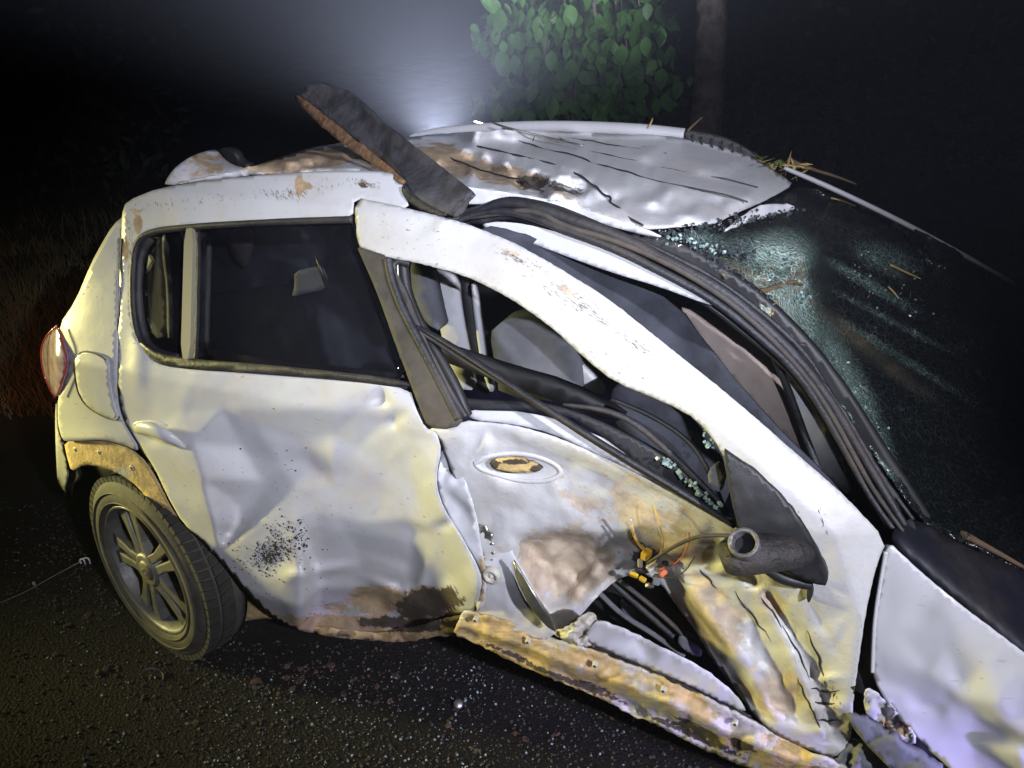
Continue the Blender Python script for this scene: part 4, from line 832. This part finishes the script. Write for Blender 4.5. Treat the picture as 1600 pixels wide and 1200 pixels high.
M['scrape'] = mat('brown_scrape_specks', (.16, .11, .06), .9)
def scrapes(name, f, segs, m, parent):
    vs = []; fs = []
    for (x0, y0, x1, y1, spread, n, ln, ang) in segs:
        for _ in range(n):
            t = random.random(); x = x0+(x1-x0)*t+random.gauss(0, spread); y = y0+(y1-y0)*t+random.gauss(0, spread*.5); a = R(ang+random.gauss(0, 12)); l = random.uniform(.3, 1)*ln
            p0, p1, p2 = f(x, y), f(x+math.cos(a)*l, y+math.sin(a)*l), f(x+math.cos(a)*l*.5-math.sin(a)*random.uniform(.4,1.0), y+math.sin(a)*l*.5+math.cos(a)*random.uniform(.4,1.0))
            if None in (p0, p1, p2): continue
            o = Vector(N3)*.0012; b = len(vs); vs += [p0+o, p1+o, p2+o]; fs.append((b, b+1, b+2))
    return tag(mesh(name, vs, fs, m, parent, False, False), kind='stuff')
scrapes('scrape_marks', ds, [(782,388,815,408,5,60,9,35),(820,408,850,420,6,22,7,35),(850,440,920,480,9,60,14,35),(900,470,945,505,7,46,16,32),(960,515,1015,550,7,46,16,30),(1225,790,1245,800,4,8,10,70),(1275,790,1290,830,3,10,16,70),(620,352,700,372,22,18,5,20),(1290,1060,1310,1120,8,26,12,85)], M['scrape'], door)
scrapes('scrape_marks', rs, [(210,325,560,280,10,110,8,75),(200,340,205,400,4,40,12,80),(560,284,585,290,5,60,9,20),(425,300,470,300,8,40,12,60),(300,700,700,800,60,40,6,40),(480,960,700,965,22,80,10,10)], M['scrape'], rear)
qs = surf_of(quarter); scrapes('scrape_marks', qs, [(190,380,185,470,5,40,10,85),(120,600,170,650,20,20,5,30),(130,500,160,420,14,16,4,80)], M['scrape'], quarter)
# ---------------------------------------------------------------- metal channel sticking out of the roof
M['beam'] = mat('dark_scaly_steel', (.075, .072, .078), .6, metal=.2, var=.4, vscale=22, dust=.35, dustcol=(.12, .09, .075), bump=.5, bscale=50, scratch=1)
M['rust'] = mat('rusty_edge', (.22, .12, .06), .8, var=.5, vscale=40, bump=.5, bscale=80)
bo = tuple(P(700, 320, -.2, 'v')); beam = empty('metal_beam', bo); bpy.context.view_layer.update(); PARINV[beam.name] = Matrix.Translation(-Vector(bo))
tag(beam, 'dark rusty metal channel jutting up diagonally from the crushed roof', 'metal beam')
web = panel('web', [(468,148),(480,134),(500,131),(545,141),(600,194),(670,244),(738,298),(736,304),(722,318),(706,337),(690,330),(668,320),(640,300),(628,275),(600,250),(560,220),(520,190),(490,165)], M['beam'], beam, mode='v',
    ctrl=[(480,140,-.62),(545,141,-.60),(740,300,-.17),(706,337,-.14),(640,300,-.19)], creases=[[(500,150,-.60),(600,222,-.42),(690,300,-.19)]], sigma=.8, step=7, nz=(.004,40), thick=.012, jag=.5, chk=0)
panel('flange', [(459,150),(466,148),(520,190),(560,222),(600,252),(630,280),(626,288),(590,262),(540,228),(500,196),(470,166)], M['rust'], beam, mode='v', ctrl=[(460,150,-.60),(630,285,-.2)], step=6, nz=(.004,20), thick=.010, jag=1)
panel('torn_end', [(706,336),(722,318),(736,303),(742,306),(736,310),(728,322),(724,332),(712,340)], M['beam'], beam, mode='v', ctrl=[(706,337,-.12)], step=4, jag=.6, thick=.008)
panel('lower_lip', [(630,285),(640,300),(668,320),(700,334),(690,340),(664,334),(640,318),(628,300)], M['seal'], beam, mode='v', ctrl=[(630,285,-.2),(700,334,-.15)], step=6, thick=.01)
# ---------------------------------------------------------------- twigs, straws
M['twig'] = mat('dry_twig', (.15, .095, .05), .8, var=.3); M['straw'] = mat('yellow_straw', (.50, .36, .13), .7, var=.3); M['leaf'] = mat('green_leaf', (.07, .17, .035), .5, var=.4, vscale=3, spec=.3)
wsf = surf_of(ws); rof = surf_of(roof)
def twig(name, pts, r, m, label, cat, group, f=None, lift=.004):
    q = []
    for p in pts:
        c = f(p[0], p[1]) if f else None
        if c is None: c = P(p[0], p[1], p[2] if len(p) > 2 else -1.3, 'v')
        q.append(c+Vector((0, -lift, lift*1.5)))
    ctr = q[0].copy(); o = tube(name, [x-ctr for x in q], [r, r*.9, r*.45], m, None, 6, 1); o.location = ctr
    return tag(o, label, cat, group)
g1 = 'dry twigs and straws on the windscreen'
twig('twig', [(1225,262,-1.33),(1262,278,-1.36),(1300,289,-1.38),(1331,301,-1.4)], .006, M['twig'], 'long brown twig lying along the far edge at the top of the windscreen', 'twig', g1, None, .02)
twig('twig', [(1074,207,-1.27),(1085,196,-1.29),(1097,186,-1.31)], .004, M['twig'], 'short reddish twig sticking up behind the front end of the roof rail', 'twig', g1)
twig('twig', [(1012,203,-1.26),(1018,192,-1.27),(1019,187,-1.28)], .003, M['straw'], 'tiny pale sprig standing on the white roof rail', 'twig', g1)
twig('straw', [(1389,416),(1410,426),(1437,438)], .004, M['straw'], 'thick pale straw on the dark windscreen right of the green hump', 'straw', g1, wsf)
twig('straw', [(1297,312),(1315,316),(1336,325)], .003, M['straw'], 'thin yellow straw near the top far corner of the windscreen', 'straw', g1, wsf)
twig('straw', [(1386,450),(1394,458),(1403,469)], .003, M['straw'], 'small straw just below the thick pale straw on the windscreen', 'straw', g1, wsf)
twig('straw', [(1178,474),(1196,488),(1220,500),(1247,520)], .005, M['straw'], 'yellow straw crossing the green crushed glass hump', 'straw', g1, wsf)
twig('twig', [(1170,462),(1200,456),(1236,442),(1252,448)], .006, M['twig'], 'brown twig crossing under the green crushed glass hump', 'twig', g1, wsf)
twig('straw', [(1176,478),(1200,500),(1228,530),(1256,562)], .007, M['wirew'], 'long pale splinter beside the black windscreen seal', 'straw', g1, wsf, .012)
twig('twig', [(1440,812),(1490,830),(1550,862),(1600,890)], .008, M['twig'], 'long dark twig across the base of the windscreen', 'twig', g1, wsf)
for i, (x, y) in enumerate(((1205,262),(1190,256),(1218,268),(1230,275))): pass
# antenna-like rods on the roof
rd = tube('thin_rod', [Vector(rof(*p) or P(p[0], p[1], -1.0, 'v'))+Vector((0,-.01,.02)) for p in ((770,202),(800,212),(860,226),(910,238))]+[], .0035, M['metal'], None, 6, 1)
tag(rd, 'thin straight rod lying on the crumpled roof just before the white rail', 'rod')
rd = tube('thin_rod', [P(742,189,-1.3,'v'), P(800,204,-1.22,'v'), P(870,222,-1.1,'v')], .003, M['metal'], None, 6, 0); tag(rd, 'thin wire crossing over the rear end of the white roof rail', 'wire')
# leaf litter caught at the corner
def litter(name, f, gens, m, s):
    vs = []; fs = []
    for (cx, cy, sx, sy, n, v) in gens:
        for _ in range(n):
            x, y = random.gauss(cx, sx), random.gauss(cy, sy); c = (f(x, y) if f else None) or P(x, y, v, 'v'); b = len(vs)
            d = Vector((random.gauss(0,1), random.gauss(0,1), random.gauss(0,.6))).normalized()*s*random.uniform(.4, 1.4); e = Vector((random.gauss(0,1), random.gauss(0,1), random.gauss(0,1))).normalized()*s*.16; c = c+Vector((0,-.006,.008))
            vs += [c-d, c+e, c+d, c-e]; fs.append((b, b+1, b+2, b+3))
    return tag(mesh(name, vs, fs, m, None, False, False), kind='stuff')
litter('leaf_litter', rof, [(1205,262,18,5,26,-1.3),(880,222,30,3,12,-1.1)], M['leaf'], .016)
litter('dry_grass_litter', None, [(1210,266,24,6,50,-1.3),(1180,258,12,5,16,-1.3)], M['straw'], .03)
litter('dry_grass_litter', wsf, [(1215,450,30,12,40,-.4),(1180,440,30,22,50,-.4),(1370,430,60,30,26,-.9),(1350,560,70,40,20,-.7)], M['twig'], .011)
# ---------------------------------------------------------------- things on the ground
def G(px, py, z=0.):
    d = ray(float(px), float(py)); t = (z-CAM_H)/d[2]; return Vector(C3+d*t)
def ground_bits(name, gens, s0, s1, m, flat=.5):
    vs = []; fs = []
    for (x0, y0, x1, y1, n) in gens:
        for _ in range(n):
            c = G(random.uniform(x0, x1), random.uniform(y0, y1)); c.z = gz(c.x, c.y)+.001; s = s0*(s1/s0)**(random.random()**2.2); b = len(vs)
            rot = Matrix.Rotation(random.uniform(0, 6), 3, 'Z')@Matrix.Rotation(random.uniform(-.5, .5), 3, 'X')
            k = [Vector((random.uniform(.6,1.1)*math.cos(a), random.uniform(.6,1.1)*math.sin(a), 0)) for a in (0,1.2,2.5,3.8,5.1)]
            for q in k: vs.append(c+rot@(q*s))
            for q in k: vs.append(c+rot@(q*s*.75)+Vector((0,0,s*flat*random.uniform(.6,1.2))))
            fs += [tuple(b+5+i for i in range(5))]+[(b+i, b+(i+1) % 5, b+5+(i+1) % 5, b+5+i) for i in range(5)]
    return tag(mesh(name, vs, fs, m, None, False), kind='stuff')
M['pebble'] = mat('asphalt_gravel', (.055, .045, .03), .8, var=.6, vscale=40, bump=.4); M['pebblel'] = mat('pale_gravel', (.16, .14, .10), .7, var=.5, vscale=40)
M['dirtlump'] = mat('brown_dirt_lump', (.07, .04, .022), .95, var=.5, vscale=30, bump=.6)
ground_bits('gravel', [(0,800,400,1200,1300),(300,1000,1150,1200,2400),(0,780,200,960,700)], .002, .007, M['pebble'])
ground_bits('pale_gravel', [(60,900,400,1200,90),(320,1010,900,1200,240)], .0015, .0045, M['pebblel'])
ground_bits('glass_bits', [(60,880,330,1200,110),(330,1040,760,1200,330),(600,1050,1000,1200,120),(0,850,160,1100,40)], .0016, .005, M['crumb'], .8)
ground_bits('dark_leaf_bits', [(380,1030,520,1080,14),(100,900,260,1000,16),(240,1040,420,1140,8)], .006, .02, M['dirtlump'], .15)
ground_bits('dirt_lumps', [(80,880,260,1060,50),(400,1040,620,1100,36),(700,1080,900,1160,14)], .004, .014, M['dirtlump'], .6)
# bottle cap
c = G(716, 1103); mt_ = Matrix.Translation(c+Vector((0,0,.006)))@Matrix.Rotation(.5, 4, 'X')
pr = [(0,0),(.0,.010),(.004,.013),(.006,.0125),(.003,.010),(.002,.0)]
vs, fs = lathe([(.008,0),(.008,.011),(.005,.0135),(-.002,.0150),(-.002,.0138),(.004,.0125)], 21, mt_)
tag(mesh('bottle_cap', vs, fs, M['metal']), 'small pale metal bottle cap on the road below the muddy sill', 'bottle cap')
c = G(235, 1062); vs, fs = lathe([(.0,.034),(.004,.036),(.004,.038),(.0,.040)], 30, Matrix.Translation(c+Vector((0,0,.006)))@Matrix.Rotation(.3, 4, 'Y'), 0, 2.6)
tag(mesh('curved_trim_piece', vs, fs, M['seal']), 'thin curved strip of dark trim on the road below the wheel', 'trim piece')
wr = tube('thin_wire', [G(0,942,.02), G(40,925,.03), G(80,902,.05), G(125,878,.09)], .0018, M['seatgrey'], None, 6, 1); tag(wr, 'thin slack wire running over the road to the left of the wheel', 'wire')
ck = empty('wire_clip', G(133, 876, .095)); tag(ck, 'small pale hooked clip at the end of the wire by the wheel', 'clip'); cl = ck.location
bpy.context.view_layer.update(); PARINV[ck.name] = Matrix.Translation(-cl)
tube('hook', [cl+Vector(q) for q in ((-.016,0,-.012),(-.018,0,.004),(-.004,0,.008),(.010,0,.014),(.016,0,.002),(.014,0,-.012))], .0028, M['inner'], ck, 6, 1)
tube('stem', [cl+Vector(q) for q in ((-.004,0,.008),(-.002,0,-.016))], .0022, M['inner'], ck, 6, 0)
c = G(56, 917); tg = tube('paper_scrap', [c, c+Vector((-.004,0,.02))], .005, M['beige'], None, 5, 0); tag(tg, 'tiny pale upright scrap on the road beside the thin wire', 'scrap')
# ---------------------------------------------------------------- verge grass
gv = []; gf = []
for _ in range(16000):
    x = random.uniform(-5.2, -1.2) if random.random() < .75 else random.uniform(-8, 9); y = 3.35+abs(random.gauss(0, 1.6)); z = vz(x, y); h = random.uniform(.04, .17)*(1+.5*noise.noise(Vector((x, y, 0)))); a = random.uniform(0, 6.28); b = len(gv)
    dx, dy = math.cos(a)*.005, math.sin(a)*.005; lx, ly = random.gauss(0, .3)*h, random.gauss(0, .3)*h
    gv += [(x-dx, y-dy, z), (x+dx, y+dy, z), (x+lx*.5+dx*.7, y+ly*.5, z+h*.6), (x+lx*.5-dx*.7, y+ly*.5, z+h*.6), (x+lx*1.4, y+ly*1.4, z+h)]
    gf += [(b, b+1, b+2, b+3), (b+3, b+2, b+4)]
M['grass'] = mat('verge_grass', (.10, .09, .035), .8, var=.5, vscale=2)
tag(mesh('grass', gv, gf, M['grass'], None, False, False), kind='stuff')
# ---------------------------------------------------------------- trees behind
M['bark'] = mat('brown_bark', (.20, .155, .13), .9, var=.5, vscale=10, bump=1, bscale=18)
def V_(px, py, y): return Vector(C3+ray(float(px), float(py))*(y/ray(float(px), float(py))[1]))
def trunk(px0, px1, y, r, label, zt=7):
    a = V_(px0, 190, y); b_ = V_(px1, 5, y); d = (b_-a)/(b_.z-a.z); base = a+d*(vz(a.x, a.y)-.05-a.z); top = a+d*(6.5-a.z)
    t = empty('tree', base); bpy.context.view_layer.update(); PARINV[t.name] = Matrix.Translation(-base)
    pts = [base+(top-base)*k/9+Vector((random.gauss(0, .02), random.gauss(0, .02), 0)) for k in range(10)]
    tube('trunk', pts, [r*1.3, r*1.05, r, r*.95, r*.85], M['bark'], t, 14, 1)
    tag(t, label, 'tree'); return t
t1 = trunk(1101, 1113, 7.0, .12, 'bare brown tree trunk standing behind the roof rail', 7)
for k in range(5):
    s_ = t1.location+Vector((.05*k, 0, 3.4+.5*k)); e_ = s_+Vector((random.choice((-1,1))*random.uniform(.5, 1.2), random.uniform(-.3, .5), random.uniform(.2, .7)))
    if s_.z < 6.2: tube('branch', [s_, (s_+e_)/2+Vector((0,0,.1)), e_], [.04, .02, .008], M['bark'], t1, 6, 1)
st = V_(1295, 258, 8.5); pb = Vector((st.x, st.y, vz(st.x, st.y)-.05)); pt = V_(1296, 225, 8.5)
ps = tube('tree_stump', [pb, (pb+pt)/2+Vector((.02,0,0)), pt], [.12, .085, .075], M['bark'], None, 10, 1); tag(ps, 'dim broken tree stump in the dark right of the bare trunk', 'tree stump')
# leafy tree : limbs, twigs, and each leaf of the hanging branch
lt0 = Vector((V_(900, 60, 6.2).x, 6.6, 0)); lt0.z = vz(lt0.x, lt0.y)-.05
lt = empty('leafy_tree', lt0); bpy.context.view_layer.update(); PARINV[lt.name] = Matrix.Translation(-lt0)
tag(lt, 'broad-leaved green tree hanging over the car roof at top centre', 'tree')
tube('trunk', [lt0, lt0+Vector((.05,.1,1.2)), lt0+Vector((-.05,.2,2.6)), lt0+Vector((.1,.1,4.5))], [.09,.07,.05,.03], M['bark'], lt, 10, 1)
lme = bpy.data.meshes.new('leaf')
lv = []; lf = []; prof = [(0,.0),(.18,.22),(.42,.33),(.68,.27),(.88,.12),(1.0,.0)]
for i, (t, w_) in enumerate(prof):
    z = -.22*t*t; lv += [(-w_, t, z+.07*w_/.33), (0, t, z), (w_, t, z+.07*w_/.33)]
for i in range(len(prof)-1):
    b = i*3; lf += [(b, b+1, b+4, b+3), (b+1, b+2, b+5, b+4)]
lme.from_pydata(lv, [], lf); lme.materials.append(M['leaf']); lme.polygons.foreach_set('use_smooth', [True]*len(lf))
leafcount = 0
def leaf(c, s, nm='leaf'):
    global leafcount
    o = bpy.data.objects.new(nm, lme); COL.objects.link(o); o.parent = lt; o.matrix_parent_inverse = PARINV[lt.name]; o.location = c
    o.rotation_euler = (random.uniform(-2.5, -.5), random.gauss(0, .8), random.uniform(-1.5, 1.5)); o.scale = (s, s, s); leafcount += 1
ends = [(800,20),(860,40),(930,30),(1000,40),(850,90),(900,95),(960,100),(1010,80),(880,130),(940,140),(990,150),(830,130),(1020,115),(790,150),(900,170),(860,178),(970,170),(785,60),(930,70)]
for (x, y) in ends:
    e_ = V_(x, y, 6.2+random.uniform(-.3, .4)); s_ = lt0+Vector((random.uniform(-.2,.2), .1, 3.0+random.uniform(0, 1.2)))
    tube('branch', [s_, (s_+e_)/2+Vector((0,0,.25)), e_], [.022, .012, .004], M['bark'], lt, 6, 1)
bv_ = []; bf_ = []
for k in range(760):
    x, y = random.choice(ends); x += random.gauss(0, 24); y += random.gauss(0, 18)
    if k > 480: x, y = random.uniform(770, 1035), random.uniform(-60, 90)
    if y > 184: continue
    c = V_(x, y, 6.2+random.uniform(-.5, .6)); s = random.uniform(.06, .17)
    if leafcount < 290: leaf(c, s)
    else:
        mm = Matrix.Translation(c)@Matrix.Rotation(random.uniform(-1.1, 1.1), 4, 'Z')@Matrix.Rotation(random.uniform(-2.2, -.9), 4, 'X')@Matrix.Diagonal((s, s, s, 1)); b = len(bv_)
        bv_ += [mm@Vector(q) for q in lv]; bf_ += [tuple(b+i for i in f) for f in lf]
tag(mesh('foliage', bv_, bf_, M['leaf'], lt, True, False), kind='stuff')
# dark undergrowth behind
uv = []; uf = []
for _ in range(5000):
    x = random.choice((random.uniform(-9, -4), random.uniform(.3, 9))); y = random.uniform(8, 10.5); z = abs(random.gauss(0, 1.1)); b = len(uv); c = Vector((x, y, z)); d = Vector((random.gauss(0,1), random.gauss(0,1), random.gauss(0,1))).normalized()*random.uniform(.05,.12); e = d.cross(Vector((random.gauss(0,1),random.gauss(0,1),random.gauss(0,1)))).normalized()*.035
    uv += [c-d, c+e, c+d, c-e]; uf.append((b, b+1, b+2, b+3))
M['under'] = mat('dark_undergrowth_leaves', (.018, .026, .012), .7, var=.5)
tag(mesh('undergrowth', uv, uf, M['under'], None, False, False), kind='stuff')
# ---------------------------------------------------------------- air
hz = bpy.data.materials.new('night_haze'); hz.use_nodes = True; nt = hz.node_tree; nt.nodes.clear()
pv = nt.nodes.new('ShaderNodeVolumePrincipled'); ou = nt.nodes.new('ShaderNodeOutputMaterial'); pv.inputs['Density'].default_value = .0026; pv.inputs['Color'].default_value = (.8, .84, 1, 1); pv.inputs['Anisotropy'].default_value = 0
nt.links.new(pv.outputs[0], ou.inputs['Volume'])
b = [(x, y, z) for z in (-1.3, 7.5) for y in (-8, 42) for x in (-32, 32)]
tag(mesh('haze', b, [(0,2,3,1),(4,5,7,6),(0,1,5,4),(1,3,7,5),(3,2,6,7),(2,0,4,6)], hz, None, False), kind='stuff')
